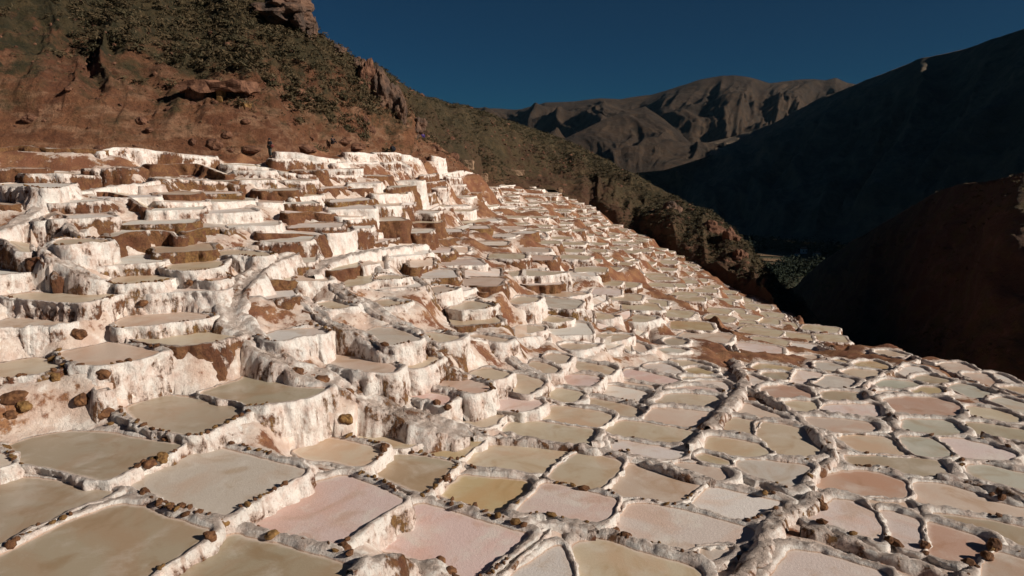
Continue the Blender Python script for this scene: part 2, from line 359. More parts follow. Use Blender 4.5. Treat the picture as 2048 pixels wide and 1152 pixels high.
# ------------------------------------------------------------------ terraces seen mainly by their front wall: (lip px, depth m, soil share 0..1)
LIPS = [
 ("-60,298 0,297 25,293 60,292 100,297 180,297 215,301",11,.85),
 ("196,303 222,293 280,297 370,309 425,314",6,.2),("300,319 350,317 400,324 455,350",6,.9),("50,347 120,346 192,351",5,.3),
 ("-60,377 0,374 40,375 62,395",5,.9),("112,386 160,373 215,374 262,392 296,418",6,.6),
 ("310,357 370,360 455,364 482,371",5,.35),("312,403 410,404",5,.15),("422,403 508,402",5,.05),
 ("222,474 255,463 300,460 345,461 356,474",4,.5),("372,464 400,456 440,453 459,462",4,.55),
 ("82,444 110,424 140,432 158,468",4,.25),("-60,470 10,475 42,500 60,503",4,.3),("66,516 84,512 110,530 122,556",4,.6),
 ("447,325 490,330 540,335 584,348",6,.12),("545,318 600,317 642,326",5,.4),("600,350 660,350 716,352",5,.3),("668,327 700,324 748,325",5,.1),
 ("553,297 582,300 640,315 672,319",5,.05),("690,305 722,305 748,309",5,.05),("748,303 790,301 832,317",5,.15),("770,326 800,323 817,336",4,.2),
 ("720,351 776,353",4,.6),("747,389 812,388",4,.08),("835,379 870,380 886,391",4,.3),("580,393 638,392",4,.12),("517,405 566,406",4,.05),
 ("570,427 620,422 662,430",4,.6),("675,434 728,433",4,.08),("519,465 600,466 644,470",4,.85),("647,467 701,463",4,.0),
 ("709,456 742,456",4,.3),("744,457 800,459 872,456",4,.5),("650,512 700,501 770,487 862,483",4,.3),("585,526 632,522",4,.3),
 ("655,542 718,532",4,.85),("722,531 760,525 768,540",4,.0),("775,509 857,507",4,.15),("590,560 656,563",4,.1),("500,564 540,556 583,561",4,.75),
 ("512,599 560,595 602,601 624,626",4,.6),("755,413 800,412",4,.2),("804,411 828,408",4,.4),("830,413 875,410 892,421",4,.2),
 ("802,306 820,310 835,321",4,.0),("866,312 888,317",4,.0),("886,326 922,331 942,346",4,.1),("893,354 917,356",4,.2),
 ("909,386 946,384 960,396",4,.05),("944,402 968,405",4,.0),("975,388 995,389 1004,405",4,.1),("965,414 996,412",4,.1),("1000,415 1031,415",4,.3),
 ("890,422 943,421",4,.5),("920,437 992,440",4,.8),("875,462 946,452",4,.5),("1045,471 1080,465 1092,476",4,.15),("1130,516 1169,513",4,.0),
 ("875,477 927,473",4,.8),("840,352 872,348",4,.4),("848,366 890,362",4,.5),("780,375 826,372",4,.5),("700,378 742,376",4,.6),("640,378 694,374",4,.5),
 ("660,405 740,400",4,.5),("690,440 745,436",4,.4),("868,506 936,505",4,.25),("820,535 866,530",4,.5),("930,556 1000,553",4,.6),
 ("1046,548 1090,545",3,.25),("1098,548 1170,541",3,.4),("960,585 1010,580",3,.55),("1092,612 1150,602 1168,606",3,.6),("1172,610 1212,600",3,.3),
 ("1110,650 1180,633 1186,645",3,.35),("870,590 945,577",3,.1),("690,575 745,563",3,.3),("1030,675 1085,670 1092,682",3,.05),("1232,603 1252,590 1286,590",3,.1),
 ("1080,380 1112,372 1122,380",4,.1),("1000,372 1050,368",5,.05),("1030,388 1086,390",5,.4),("1116,384 1128,380",3,.2),
 ("1195,648 1260,634",3,.85),("1272,655 1320,640",3,.2),("1208,700 1246,688 1262,704",3,.1),("1165,705 1200,697",3,.2),
]
# small pans of the far slope are spread inside this outline
FAR = "964,372 1112,374 1134,386 1186,422 1300,472 1400,532 1500,592 1600,648 1700,704 1716,728 1600,731 1490,724 1440,706 1330,660 1240,612 1180,560 1100,500 1010,420"

# salt water channels and thick banks: (name, centre line px, half width m, height m, groove, label)
CHANNELS = [
 ("water_channel","592,513 560,522 530,537 500,562 478,590 464,614 462,638 478,660 505,682 535,708 575,736 640,760 700,785 760,818 830,845 880,861 945,879",.95,.17,1,"long pale salt channel winding down from the terraces to the flat"),
 ("channel_bank","945,880 1010,884 1080,890 1145,899 1200,908 1250,918 1300,932 1350,950 1400,964 1430,972",.34,.34,0,"long smooth pinkish white dyke crossing the flat from the channel"),
 ("water_channel","592,596 610,606 632,626 646,642 662,654 690,663 722,672 742,686 760,703 784,722",.46,.13,1,"narrow channel with dark groove running down beside the grey pan"),
 ("water_channel","664,572 684,588 704,602 737,609 752,624 764,635 792,647 824,661 847,681 866,702 884,718 909,747 950,762 990,772 1022,787",.46,.13,1,"winding channel ending among pale pans at the foot of the terraces"),
 ("water_channel","930,680 955,683 980,690 1003,708 1026,727 1060,748 1098,765",.46,.13,1,"dark lipped channel curving down to a beige pan on the flat's edge"),
 ("water_channel","84,498 115,520 150,546 190,568 228,574",.46,.13,1,"curved channel above the long thin pan near the left edge"),
 ("water_channel","1240,556 1290,578 1339,602 1370,622 1400,643 1432,670 1464,698 1472,716",.5,.35,1,"straight diagonal channel down the far slope to the white ridge"),
 ("water_channel","1418,560 1475,586 1525,607 1578,634 1604,668 1634,697 1668,709",.6,.35,1,"long channel along the ravine side of the far slope"),
 ("channel_ridge","1468,722 1480,745 1490,765 1482,790 1462,812 1446,832 1430,850 1412,866",.72,.36,0,"white trunk-like channel ridge at the foot of the far slope"),
 ("channel_bank","1492,778 1530,797 1565,815 1600,842 1625,868 1645,888 1655,905",.40,.36,0,"heavy rounded bank running from the ridge to the junction mound"),
 ("channel_bank","1652,906 1668,925 1652,936 1628,948 1614,962 1612,978 1626,986",.45,.42,0,"thick white dyke curving round the orange pink pan"),
 ("water_channel","168,746 182,762 198,780 214,798 228,812",.45,.2,1,"pink ramp with a red groove beside the tall white wall"),
 ("channel_bank","1098,1060 1060,1092 1025,1120 985,1155 960,1185",.5,.2,1,"long straight salt ridge running out at the bottom edge"),
 ("channel_bank","1030,1050 1075,1052 1120,1056 1160,1064 1195,1072",.5,.38,0,"grey lumpy salt hump in front of the medium pink pan"),
 ("channel_bank","700,1150 750,1128 800,1130 850,1142 900,1165",.6,.4,0,"lumpy white salt hump at the bottom edge below the dusky pink pan"),
 ("channel_ridge","1640,1000 1600,1020 1560,1035 1540,1060 1535,1090 1515,1120 1490,1150 1470,1185",.6,.34,0,"rounded salt mound with brown scars at the bottom right"),
 ("channel_bank","1600,1065 1650,1075 1700,1090 1750,1110 1800,1128 1850,1142 1900,1165",.55,.45,0,"rocky dark capped bank sloping down to the bottom right"),
 ("channel_bank","1232,884 1208,876 1196,892 1180,896",.42,.3,0,"white flowing junction at the corner of the long white crusted pan"),
 ("channel_bank","1402,872 1396,886 1386,898 1372,902",.5,.42,0,"white triangular mound between the pans"),
 ("channel_bank","1762,712 1800,722 1830,716 1866,734 1920,758 1980,785 2048,800",.4,.4,0,"grey bank snaking across the far edge of the flat"),
 ("channel_bank","1840,722 1800,738 1766,752 1738,768 1722,782 1745,800 1770,818 1795,845",.4,.34,0,"pale dyke winding through the middle of the flat"),
 ("channel_bank","1872,957 1930,966 1990,985 2048,1006 2120,1028",.45,.45,0,"tall shadowed bank at the right edge below the blue green pan"),
 ("channel_bank","1960,876 2000,890 2048,902 2120,920",.42,.4,0,"smooth swelling white bank at the right edge"),
 ("salt_path","110,378 92,396 66,414 40,432 10,448 -40,470",.6,.12,0,"tan footpath climbing along the left edge of the terraces"),
 ("salt_path","380,352 330,356 290,360 240,362 190,372 150,378",.5,.12,0,"pale path along the terraces below the brown walls"),
 ("salt_path","620,545 640,520 690,505 760,492 850,484",.6,.12,0,"pinkish ledge path across the middle terraces"),
]
# ------------------------------------------------------------------ materials
class NT:
    def __init__(s, name):
        s.m = bpy.data.materials.new(name); s.m.use_nodes = True
        s.n = s.m.node_tree.nodes; s.l = s.m.node_tree.links
        s.b = s.n['Principled BSDF']
        s.b.inputs['Specular IOR Level'].default_value = 0.3
    def new(s, t, **kw):
        n = s.n.new(t)
        for k, v in kw.items(): setattr(n, k, v)
        return n
    def put(s, sock, v):
        if isinstance(v, (int, float)): sock.default_value = v
        elif isinstance(v, (tuple, list)):
            sock.default_value = tuple(v) + ((1.0,) if len(v) == 3 and len(sock.default_value) == 4 else ())
        else: s.l.new(v, sock)
    def math(s, op, a, b=0.0, c=None, clamp=False):
        n = s.new('ShaderNodeMath', operation=op, use_clamp=clamp)
        s.put(n.inputs[0], a); s.put(n.inputs[1], b)
        if c is not None: s.put(n.inputs[2], c)
        return n.outputs[0]
    def mix(s, f, a, b, mode='MIX'):
        n = s.new('ShaderNodeMix', data_type='RGBA', blend_type=mode)
        s.put(n.inputs['Factor'], f); s.put(n.inputs[6], a); s.put(n.inputs[7], b)
        return n.outputs[2]
    def coords(s, scale=(1, 1, 1), rot=(0, 0, 0), obj=False):
        if obj: o = s.new('ShaderNodeTexCoord').outputs['Object']
        else: o = s.new('ShaderNodeNewGeometry').outputs['Position']
        mp = s.new('ShaderNodeMapping'); s.l.new(o, mp.inputs['Vector'])
        mp.inputs['Scale'].default_value = scale; mp.inputs['Rotation'].default_value = rot
        return mp.outputs[0]
    def noise(s, scale, detail=4, rough=0.55, vec=None, dist=0.0):
        n = s.new('ShaderNodeTexNoise'); n.inputs['Scale'].default_value = scale
        n.inputs['Detail'].default_value = detail; n.inputs['Roughness'].default_value = rough
        n.inputs['Distortion'].default_value = dist
        s.l.new(vec if vec is not None else s.coords(), n.inputs['Vector'])
        return n.outputs[0]
    def ramp(s, f, lo, hi):
        n = s.new('ShaderNodeMapRange', interpolation_type='SMOOTHSTEP'); s.put(n.inputs[0], f)
        n.inputs[1].default_value = lo; n.inputs[2].default_value = hi
        return n.outputs[0]
    def attr(s, name):
        return s.new('ShaderNodeAttribute', attribute_name=name).outputs['Fac']
    def bump(s, h, strength, dist=0.05, normal=None):
        n = s.new('ShaderNodeBump'); n.inputs['Strength'].default_value = strength
        n.inputs['Distance'].default_value = dist; s.put(n.inputs['Height'], h)
        if normal is not None: s.l.new(normal, n.inputs['Normal'])
        return n.outputs[0]
    def done(s, col, rough=0.85, normal=None):
        s.put(s.b.inputs['Base Color'], col); s.put(s.b.inputs['Roughness'], rough)
        if normal is not None: s.l.new(normal, s.b.inputs['Normal'])
        return s.m

def make_bank():
    """salt crusted earth; object colour red = soil share, green = dustiness, blue = ochre share"""
    t = NT('salt crust')
    oi = t.new('ShaderNodeObjectInfo')
    sep = t.new('ShaderNodeSeparateColor'); t.l.new(oi.outputs['Color'], sep.inputs[0])
    bias, dust, och = sep.outputs[0], sep.outputs[1], sep.outputs[2]
    big = t.noise(0.55, 5, 0.6, t.coords((1, 1, 0.75)), 0.6)
    drip = t.noise(2.4, 4, 0.6, t.coords((1.5, 1.5, 0.35)))
    spk = t.noise(7.0, 3, 0.6)
    f = t.math('ADD', t.math('MULTIPLY', big, 0.85), t.math('MULTIPLY', drip, 0.5))
    f = t.math('ADD', f, t.math('MULTIPLY', spk, 0.22))
    f = t.math('ADD', f, t.math('MULTIPLY', bias, 0.68))
    f = t.math('SUBTRACT', f, 0.32)
    lipw = t.math('ADD', t.attr('rs'), t.math('MULTIPLY_ADD', t.noise(4.0, 3, 0.6), 0.36, -0.18))
    f = t.math('SUBTRACT', f, t.math('MULTIPLY', t.ramp(lipw, 0.36, 0.10), 0.13))
    soil_f = t.ramp(f, 0.63, 0.72)
    hue = t.noise(1.3, 3, 0.6)
    soil = t.mix(t.ramp(hue, 0.4, 0.62), (0.20, 0.080, 0.042), (0.30, 0.145, 0.065))
    soil = t.mix(t.math('MULTIPLY', och, t.ramp(t.noise(1.9, 3), 0.42, 0.56)), soil, (0.34, 0.20, 0.07))
    soil = t.mix(t.ramp(t.noise(9, 4, 0.7), 0.35, 0.75), soil, (0.13, 0.06, 0.035), 'MIX')
    salt = t.mix(t.ramp(t.noise(1.7, 4, 0.6), 0.42, 0.68), (0.85, 0.80, 0.75), (0.75, 0.62, 0.555))
    salt = t.mix(t.math('MULTIPLY', t.ramp(drip, 0.54, 0.70), 0.5), salt, (0.46, 0.33, 0.26))
    salt = t.mix(t.math('MULTIPLY', t.ramp(t.noise(11, 3, 0.75), 0.58, 0.66), 0.45), salt, (0.33, 0.20, 0.13))
    pinky = t.mix(t.ramp(t.noise(3.1, 4, 0.65), 0.4, 0.65), (0.52, 0.335, 0.255), (0.40, 0.235, 0.165))
    salt = t.mix(t.math('MULTIPLY', t.ramp(f, 0.53, 0.64), 0.45), salt, pinky)
    col = t.mix(soil_f, salt, soil)
    # trodden dusty top of a dyke
    geo = t.new('ShaderNodeNewGeometry'); sx = t.new('ShaderNodeSeparateXYZ'); t.l.new(geo.outputs['Normal'], sx.inputs[0])
    up = t.ramp(sx.outputs[2], 0.80, 0.97)
    upf = t.math('MULTIPLY', t.math('MULTIPLY', up, dust), t.ramp(t.noise(3.2, 4, 0.65), 0.22, 0.56))
    col = t.mix(upf, col, (0.50, 0.405, 0.35))
    # damp orange line where the brine laps
    hw = t.attr('hw')
    line = t.math('MULTIPLY', t.ramp(hw, 0.045, 0.008), t.ramp(hw, -0.05, -0.01))
    col = t.mix(t.math('MULTIPLY', line, 0.75), col, (0.58, 0.36, 0.24))
    h = t.math('ADD', t.math('MULTIPLY', t.noise(5.5, 6, 0.72, t.coords((1.25, 1.25, 0.8))), 1.0), t.math('MULTIPLY', drip, 0.6))
    h = t.math('ADD', h, t.math('MULTIPLY', soil_f, t.math('MULTIPLY', t.noise(2.6, 8, 0.8), 1.6)))
    n1 = t.bump(h, 1.0, 0.14)
    pits = t.noise(9.0, 5, 0.75, t.coords((1.6, 1.6, 0.5)))
    n2 = t.bump(t.math('ADD', t.noise(30, 5, 0.75), t.math('MULTIPLY', pits, 0.8)), 0.75, 0.028, n1)
    return t.done(col, 0.88, n2)

def make_brine():
    """object colour = brine tint, alpha = wetness"""
    t = NT('brine and crust')
    oi = t.new('ShaderNodeObjectInfo')
    base, wet = oi.outputs['Color'], oi.outputs['Alpha']
    rnd = t.math('MULTIPLY', oi.outputs['Random'], 40.0)
    geo = t.new('ShaderNodeNewGeometry')
    va = t.new('ShaderNodeVectorMath', operation='ADD'); t.l.new(geo.outputs['Position'], va.inputs[0])
    cx = t.new('ShaderNodeCombineXYZ'); t.l.new(rnd, cx.inputs[2]); t.l.new(cx.outputs[0], va.inputs[1])
    vec = va.outputs[0]
    m1 = t.ramp(t.noise(0.38, 4, 0.6, vec, 0.8), 0.44, 0.66)
    m2 = t.ramp(t.noise(0.8, 5, 0.65, vec, 0.5), 0.48, 0.72)
    col = t.mix(t.math('MULTIPLY', m1, 0.75), base, t.mix(1.0, base, (0.98, 0.80, 0.70), 'MULTIPLY'))
    dry = t.math('SUBTRACT', 1.0, wet)
    col = t.mix(t.math('MULTIPLY', m2, t.math('MULTIPLY_ADD', dry, 0.50, 0.24)), col, (0.74, 0.69, 0.63))
    col = t.mix(t.math('MULTIPLY', t.ramp(t.noise(0.6, 4, 0.6, vec, 1.2), 0.50, 0.72), 0.70), col, t.mix(1.0, base, (0.78, 0.64, 0.50), 'MULTIPLY'))
    g = t.noise(26, 3, 0.7, vec)
    col = t.mix(t.math('MULTIPLY', t.ramp(g, 0.35, 0.7), t.math('MULTIPLY_ADD', dry, 0.24, 0.10)), col, t.mix(1.0, base, (0.66, 0.58, 0.52), 'MULTIPLY'))
    td = t.math('ADD', t.attr('tide'), t.math('MULTIPLY_ADD', t.noise(3.0, 4, 0.65, vec), 0.9, -0.45))
    col = t.mix(t.math('MULTIPLY', t.ramp(td, 0.45, 0.95), 0.65), col, t.mix(0.45, (0.76, 0.70, 0.64), (0.66, 0.47, 0.37)))
    rough = t.math('MULTIPLY_ADD', wet, -0.56, 0.80, clamp=True)
    rough = t.math('ADD', rough, t.math('MULTIPLY', t.ramp(m2, 0, 1), 0.10))
    bs = t.math('MULTIPLY_ADD', dry, 1.0, 0.06)
    hgt = t.math('MULTIPLY', t.math('ADD', t.noise(11, 5, 0.7, vec), t.math('MULTIPLY', g, 0.6)), bs)
    nn = t.bump(hgt, 0.55, 0.03)
    t.b.inputs['Specular IOR Level'].default_value = 0.35
    return t.done(col, rough, nn)

def make_ground():
    t = NT('salty ground')
    soil_a = t.attr('soil')
    big = t.noise(0.5, 5, 0.6, None, 0.5); md = t.noise(2.6, 5, 0.65)
    f = t.math('ADD', t.math('MULTIPLY', big, 0.6), t.math('MULTIPLY', md, 0.55))
    f = t.math('ADD', f, t.math('MULTIPLY', t.noise(2.4, 4, 0.6, t.coords((1.5, 1.5, 0.35))), 0.3))
    f = t.math('ADD', t.math('SUBTRACT', f, 0.16), t.math('MULTIPLY', soil_a, 0.30))
    soil = t.mix(t.ramp(t.noise(0.9, 4), 0.4, 0.64), (0.21, 0.085, 0.045), (0.31, 0.155, 0.075))
    soil = t.mix(t.ramp(t.noise(11, 4, 0.7), 0.4, 0.75), soil, (0.13, 0.062, 0.038))
    salt = t.mix(t.ramp(t.noise(1.2, 4, 0.6), 0.4, 0.66), (0.74, 0.67, 0.61), (0.56, 0.43, 0.37))
    salt = t.mix(t.math('MULTIPLY', t.ramp(f, 0.48, 0.62), 0.55), salt, (0.50, 0.355, 0.275))
    col = t.mix(t.ramp(f, 0.64, 0.76), salt, soil)
    h = t.math('ADD', t.noise(4.5, 6, 0.72), t.math('MULTIPLY', t.noise(28, 3, 0.7), 0.2))
    return t.done(col, 0.9, t.bump(h, 0.9, 0.1))

def make_hill(name, kind):
    t = NT(name)
    ht = t.attr('t')
    if kind == 'near':
        n1 = t.noise(0.13, 8, 0.68, t.coords((1, 1, 1.5)), 0.8); n2 = t.noise(0.6, 5, 0.65)
        soil = t.mix(t.ramp(n1, 0.38, 0.62), (0.190, 0.076, 0.039), (0.310, 0.140, 0.070))
        soil = t.mix(t.math('MULTIPLY', t.ramp(t.noise(0.3, 6, 0.66, t.coords((1, 1, 3))), 0.46, 0.62), t.ramp(ht, 0.65, 0.1)), soil, (0.38, 0.21, 0.125))
        soil = t.mix(t.math('MULTIPLY', t.ramp(t.noise(2.2, 4, 0.7), 0.45, 0.75), 0.6), soil, (0.070, 0.030, 0.018))
        grass = t.mix(t.ramp(n2, 0.35, 0.65), (0.040, 0.036, 0.016), (0.10, 0.070, 0.032))
        f = t.math('ADD', t.math('MULTIPLY', n1, 0.55), t.math('MULTIPLY', t.noise(0.28, 6, 0.7, None, 0.4), 0.7))
        f = t.math('ADD', f, t.math('MULTIPLY', ht, 0.42))
        col = t.mix(t.ramp(f, 0.66, 0.86), soil, grass)
        grit = t.noise(3.2, 8, 0.82)
        col = t.mix(t.math('MULTIPLY', t.ramp(grit, 0.52, 0.66), 0.6), col, t.mix(1.0, col, (0.38, 0.34, 0.31), 'MULTIPLY'))
        col = t.mix(t.math('MULTIPLY', t.ramp(grit, 0.48, 0.36), 0.5), col, t.mix(1.0, col, (1.7, 1.6, 1.5), 'MULTIPLY'))
        h = t.math('ADD', t.noise(0.9, 8, 0.78), t.math('MULTIPLY', grit, 0.5))
        nn = t.bump(h, 1.0, 1.0)
    elif kind == 'scrub':
        n1 = t.noise(0.06, 6, 0.65, None, 0.7); n2 = t.noise(0.5, 5, 0.7)
        soil = t.mix(t.ramp(n1, 0.4, 0.62), (0.088, 0.043, 0.025), (0.155, 0.082, 0.045))
        grass = t.mix(t.ramp(n2, 0.35, 0.68), (0.040, 0.034, 0.016), (0.105, 0.070, 0.035))
        f = t.math('ADD', t.math('MULTIPLY', n1, 0.6), t.math('MULTIPLY', n2, 0.6))
        f = t.math('ADD', f, t.math('MULTIPLY', ht, 0.25))
        col = t.mix(t.ramp(f, 0.55, 0.78), soil, grass)
        grit = t.noise(1.8, 8, 0.82)
        col = t.mix(t.math('MULTIPLY', t.ramp(grit, 0.52, 0.66), 0.6), col, t.mix(1.0, col, (0.38, 0.36, 0.31), 'MULTIPLY'))
        col = t.mix(t.math('MULTIPLY', t.ramp(grit, 0.48, 0.36), 0.4), col, t.mix(1.0, col, (1.7, 1.55, 1.4), 'MULTIPLY'))
        h = t.math('ADD', t.noise(0.5, 8, 0.78), t.math('MULTIPLY', grit, 0.5))
        nn = t.bump(h, 1.0, 1.2)
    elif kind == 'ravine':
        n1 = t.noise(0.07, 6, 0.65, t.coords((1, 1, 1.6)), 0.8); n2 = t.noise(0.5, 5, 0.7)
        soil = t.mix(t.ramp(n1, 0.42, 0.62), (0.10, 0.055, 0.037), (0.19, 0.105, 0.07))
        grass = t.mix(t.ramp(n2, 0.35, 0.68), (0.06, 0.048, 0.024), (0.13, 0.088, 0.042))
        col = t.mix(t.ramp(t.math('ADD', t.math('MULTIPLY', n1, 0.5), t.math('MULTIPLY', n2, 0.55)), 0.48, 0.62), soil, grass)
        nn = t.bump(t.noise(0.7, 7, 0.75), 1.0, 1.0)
    else:
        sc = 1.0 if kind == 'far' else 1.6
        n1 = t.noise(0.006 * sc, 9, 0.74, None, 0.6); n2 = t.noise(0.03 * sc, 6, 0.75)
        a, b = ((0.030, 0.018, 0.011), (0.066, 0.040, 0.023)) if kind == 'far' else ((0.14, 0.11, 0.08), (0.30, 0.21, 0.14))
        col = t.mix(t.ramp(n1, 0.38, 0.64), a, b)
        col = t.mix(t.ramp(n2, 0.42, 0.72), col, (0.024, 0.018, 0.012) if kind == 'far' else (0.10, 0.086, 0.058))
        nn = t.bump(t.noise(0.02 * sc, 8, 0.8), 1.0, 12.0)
    return t.done(col, 0.95, nn)

def plain(name, a, b, scale=6.0, rough=0.85, bump=0.5, obj=True, dist=0.03):
    t = NT(name)
    v = t.coords(obj=obj)
    n = t.noise(scale, 5, 0.65, v)
    col = t.mix(t.ramp(n, 0.35, 0.68), a, b)
    return t.done(col, rough, t.bump(t.noise(scale * 1.7, 5, 0.7, v), bump, dist) if bump else None)

M_BANK, M_BRINE, M_GROUND = make_bank(), make_brine(), make_ground()
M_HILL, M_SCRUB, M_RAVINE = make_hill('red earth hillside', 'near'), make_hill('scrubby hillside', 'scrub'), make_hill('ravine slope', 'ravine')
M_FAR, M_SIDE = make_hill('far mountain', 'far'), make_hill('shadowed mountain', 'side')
M_STONE = plain('brown dyke stone', (0.075, 0.032, 0.016), (0.20, 0.095, 0.042), 5.0, 0.85, 0.8)
M_ROCK = plain('red rock', (0.085, 0.038, 0.024), (0.20, 0.098, 0.058), 1.2, 0.9, 1.0, dist=0.2)
M_CLIFF = plain('dark cliff rock', (0.060, 0.042, 0.034), (0.17, 0.095, 0.062), 0.5, 0.9, 1.0, dist=0.5)
M_LEAF = plain('dry scrub leaves', (0.030, 0.027, 0.012), (0.085, 0.064, 0.031), 3.0, 0.8, 0.0)
M_LEAF2 = plain('olive scrub leaves', (0.046, 0.036, 0.017), (0.125, 0.083, 0.042), 3.0, 0.8, 0.0)
M_WALL = plain('dry stone wall', (0.26, 0.16, 0.10), (0.42, 0.29, 0.19), 2.5, 0.9, 0.9, dist=0.12)
# ------------------------------------------------------------------ distances and levels
_dc = np.array(DEPTH, float)
_depth = TPS(_dc[:, :2] / 1000, np.log(_dc[:, 2]), 2e-3)
def depth(u, v):
    u = np.asarray(u, float); v = np.asarray(v, float)
    return np.exp(_depth(np.stack([u.ravel(), v.ravel()], -1) / 1000)).reshape(u.shape)
def on_slope(u, v):
    u = np.asarray(u, float); v = np.asarray(v, float)
    return at(u, v, depth(u, v))
def pxs(s):
    return np.array([[float(c) for c in q.split(',')] for q in s.split()])
def d_end(u):
    return np.interp(u, END_U, END_D)

def resample(p, step, closed=True):
    q = np.vstack([p, p[:1]]) if closed else p
    seg = np.r_[0, np.cumsum(np.linalg.norm(np.diff(q, axis=0), axis=1))]
    n = max(8 if closed else 4, int(seg[-1] / step))
    s = np.linspace(0, seg[-1], n, endpoint=not closed)
    return np.stack([np.interp(s, seg, q[:, k]) for k in range(q.shape[1])], -1)
def chaikin(p, r=0.22, it=2, closed=True):
    for _ in range(it):
        if closed:
            nx = np.roll(p, -1, 0)
            p = np.stack([p * (1 - r) + nx * r, p * r + nx * (1 - r)], 1).reshape(-1, p.shape[1])
        else:
            a, b = p[:-1], p[1:]
            m = np.stack([a * (1 - r) + b * r, a * r + b * (1 - r)], 1).reshape(-1, p.shape[1])
            p = np.vstack([p[:1], m[1:-1], p[-1:]])
    return p

TONE = {'o': ((.43, .355, .265), .85), 'b': ((.585, .485, .365), .75), 'g': ((.565, .51, .45), .45), 'y': ((.53, .41, .24), .85),
        'p': ((.68, .535, .50), .12), 'w': ((.72, .675, .635), .0), 'q': ((.70, .60, .565), .05), 'n': ((.55, .375, .29), .65),
        't': ((.52, .50, .42), .8), 'r': ((.61, .48, .395), .6)}
WORD = {'o': 'olive', 'b': 'beige', 'g': 'pale grey', 'y': 'tan yellow', 'p': 'pink', 'w': 'white crusted', 'q': 'pinkish white',
        'n': 'salmon brown', 't': 'grey green', 'r': 'rosy beige'}

class Pan: pass
pans = []
def add_pan(kind, xy, z, tone, label, px, soil=0.25, rim=None):
    p = Pan(); p.kind, p.z, p.tone, p.label, p.px, p.soil = kind, z, tone, label, px, soil
    a = 0.5 * np.sum(xy[:, 0] * np.roll(xy[:, 1], -1) - np.roll(xy[:, 0], -1) * xy[:, 1])
    if a < 0:
        xy = xy[::-1]
        if rim is not None: rim = rim[::-1]
    d = xy[:, 1].mean()
    step = max(0.055, 3.6 * d / FPX) * (1.0 if kind == 'A' else 1.25)
    q = np.c_[xy, rim if rim is not None else np.zeros(len(xy))]
    q = chaikin(q, 0.13, 1)
    q = resample(q, step)
    if kind == 'A':                                # brine stands right up to the foot of the dykes
        tq = np.roll(q[:, :2], -1, 0) - np.roll(q[:, :2], 1, 0); tq /= np.linalg.norm(tq, axis=1)[:, None] + 1e-9
        q[:, :2] += np.stack([tq[:, 1], -tq[:, 0]], -1) * min(.13, .0042 * d)
        wob = .035 * vnoise(np.c_[q[:, :2] * 1.9, np.zeros(len(q))], 77) + .03 * vnoise(np.c_[q[:, :2] * 4.5, np.zeros(len(q))], 78)
        q[:, :2] += np.stack([tq[:, 1], -tq[:, 0]], -1) * wob[:, None] * min(1.6, d / 22)
    p.ring, p.rim, p.d = q[:, :2], q[:, 2], d
    p.poly = resample(q[:, :2], max(0.3, step * 2))
    p.lo, p.hi = p.ring.min(0), p.ring.max(0)
    p.area = abs(a)
    pans.append(p); return p

for s, tone, dz, label in PANS:
    px = pxs(s); c = px.mean(0)
    dc = float(depth(c[0], c[1])); z = float(at(c[0], c[1], dc)[2]) + dz
    if not (c[0] < 660 and c[1] < 880):
        kf = float(smooth01(c[1], 760, 850) * smooth01(c[0], 420, 950))           # the flat is nearly level
        z = z * (1 - kf) + (2.5 + (z - 2.5) * 0.62) * kf
    X, Z = ray(px[:, 0], px[:, 1])
    dd = np.clip((z - CZ) / np.minimum(Z, -1e-3), dc * 0.62, dc * 1.5)
    add_pan('A', np.stack([dd * X, dd], -1), z, tone, label, c, 0.50 if label and ('stony brown bank' in label or 'white and brown' in label) else 0.19)
def lip_pan(px, D, soil, label=None, tone='b', kind='B'):
    P = on_slope(px[:, 0], px[:, 1])
    z = P[:, 2].min() - 0.06
    out = P[:, :2] / np.linalg.norm(P[:, :2], axis=1)[:, None]
    back = P[::-1, :2] + out[::-1] * D
    xy = np.vstack([P[:, :2], back])
    if kind == 'F': z += 0.1
    rim = np.zeros(2 * len(P)) if kind == 'F' else np.r_[np.minimum(P[:, 2] - z - 0.06, 0.8), np.minimum(P[::-1, 2] - z - 0.06, 0.8)]
    return add_pan(kind, xy, z, tone if kind != 'B' else str(RNG.choice(list('wqgbwr'))), label, px.mean(0), soil, rim)
def level_pan(c0, wid, D, soil, tone, kind, px):
    """a level pan whose front lip crosses the line of sight"""
    o = c0[:2] / np.linalg.norm(c0[:2]); a = RNG.uniform(-.32, .22); t = np.array([o[1], -o[0]])
    t = t * math.cos(a) + o * math.sin(a); b = np.array([-t[1], t[0]]); b = b if b @ o > 0 else -b
    e = RNG.uniform(-.18, .18, 4)
    xy = np.array([c0[:2] - t * wid / 2 + b * e[0], c0[:2] + b * RNG.uniform(-.12, .1), c0[:2] + t * wid / 2 + b * e[1],
                   c0[:2] + t * wid * (.5 + e[2] * .4) + b * D, c0[:2] - t * wid * (.5 + e[3] * .4) + b * D])
    return add_pan(kind, xy, c0[2] + (RNG.normal(0, .32) if kind == 'F' else RNG.normal(0, .10)), tone, None, np.array(px), soil)
for s, D, soil in LIPS:
    lip_pan(pxs(s), D, min(.95, soil + .08))

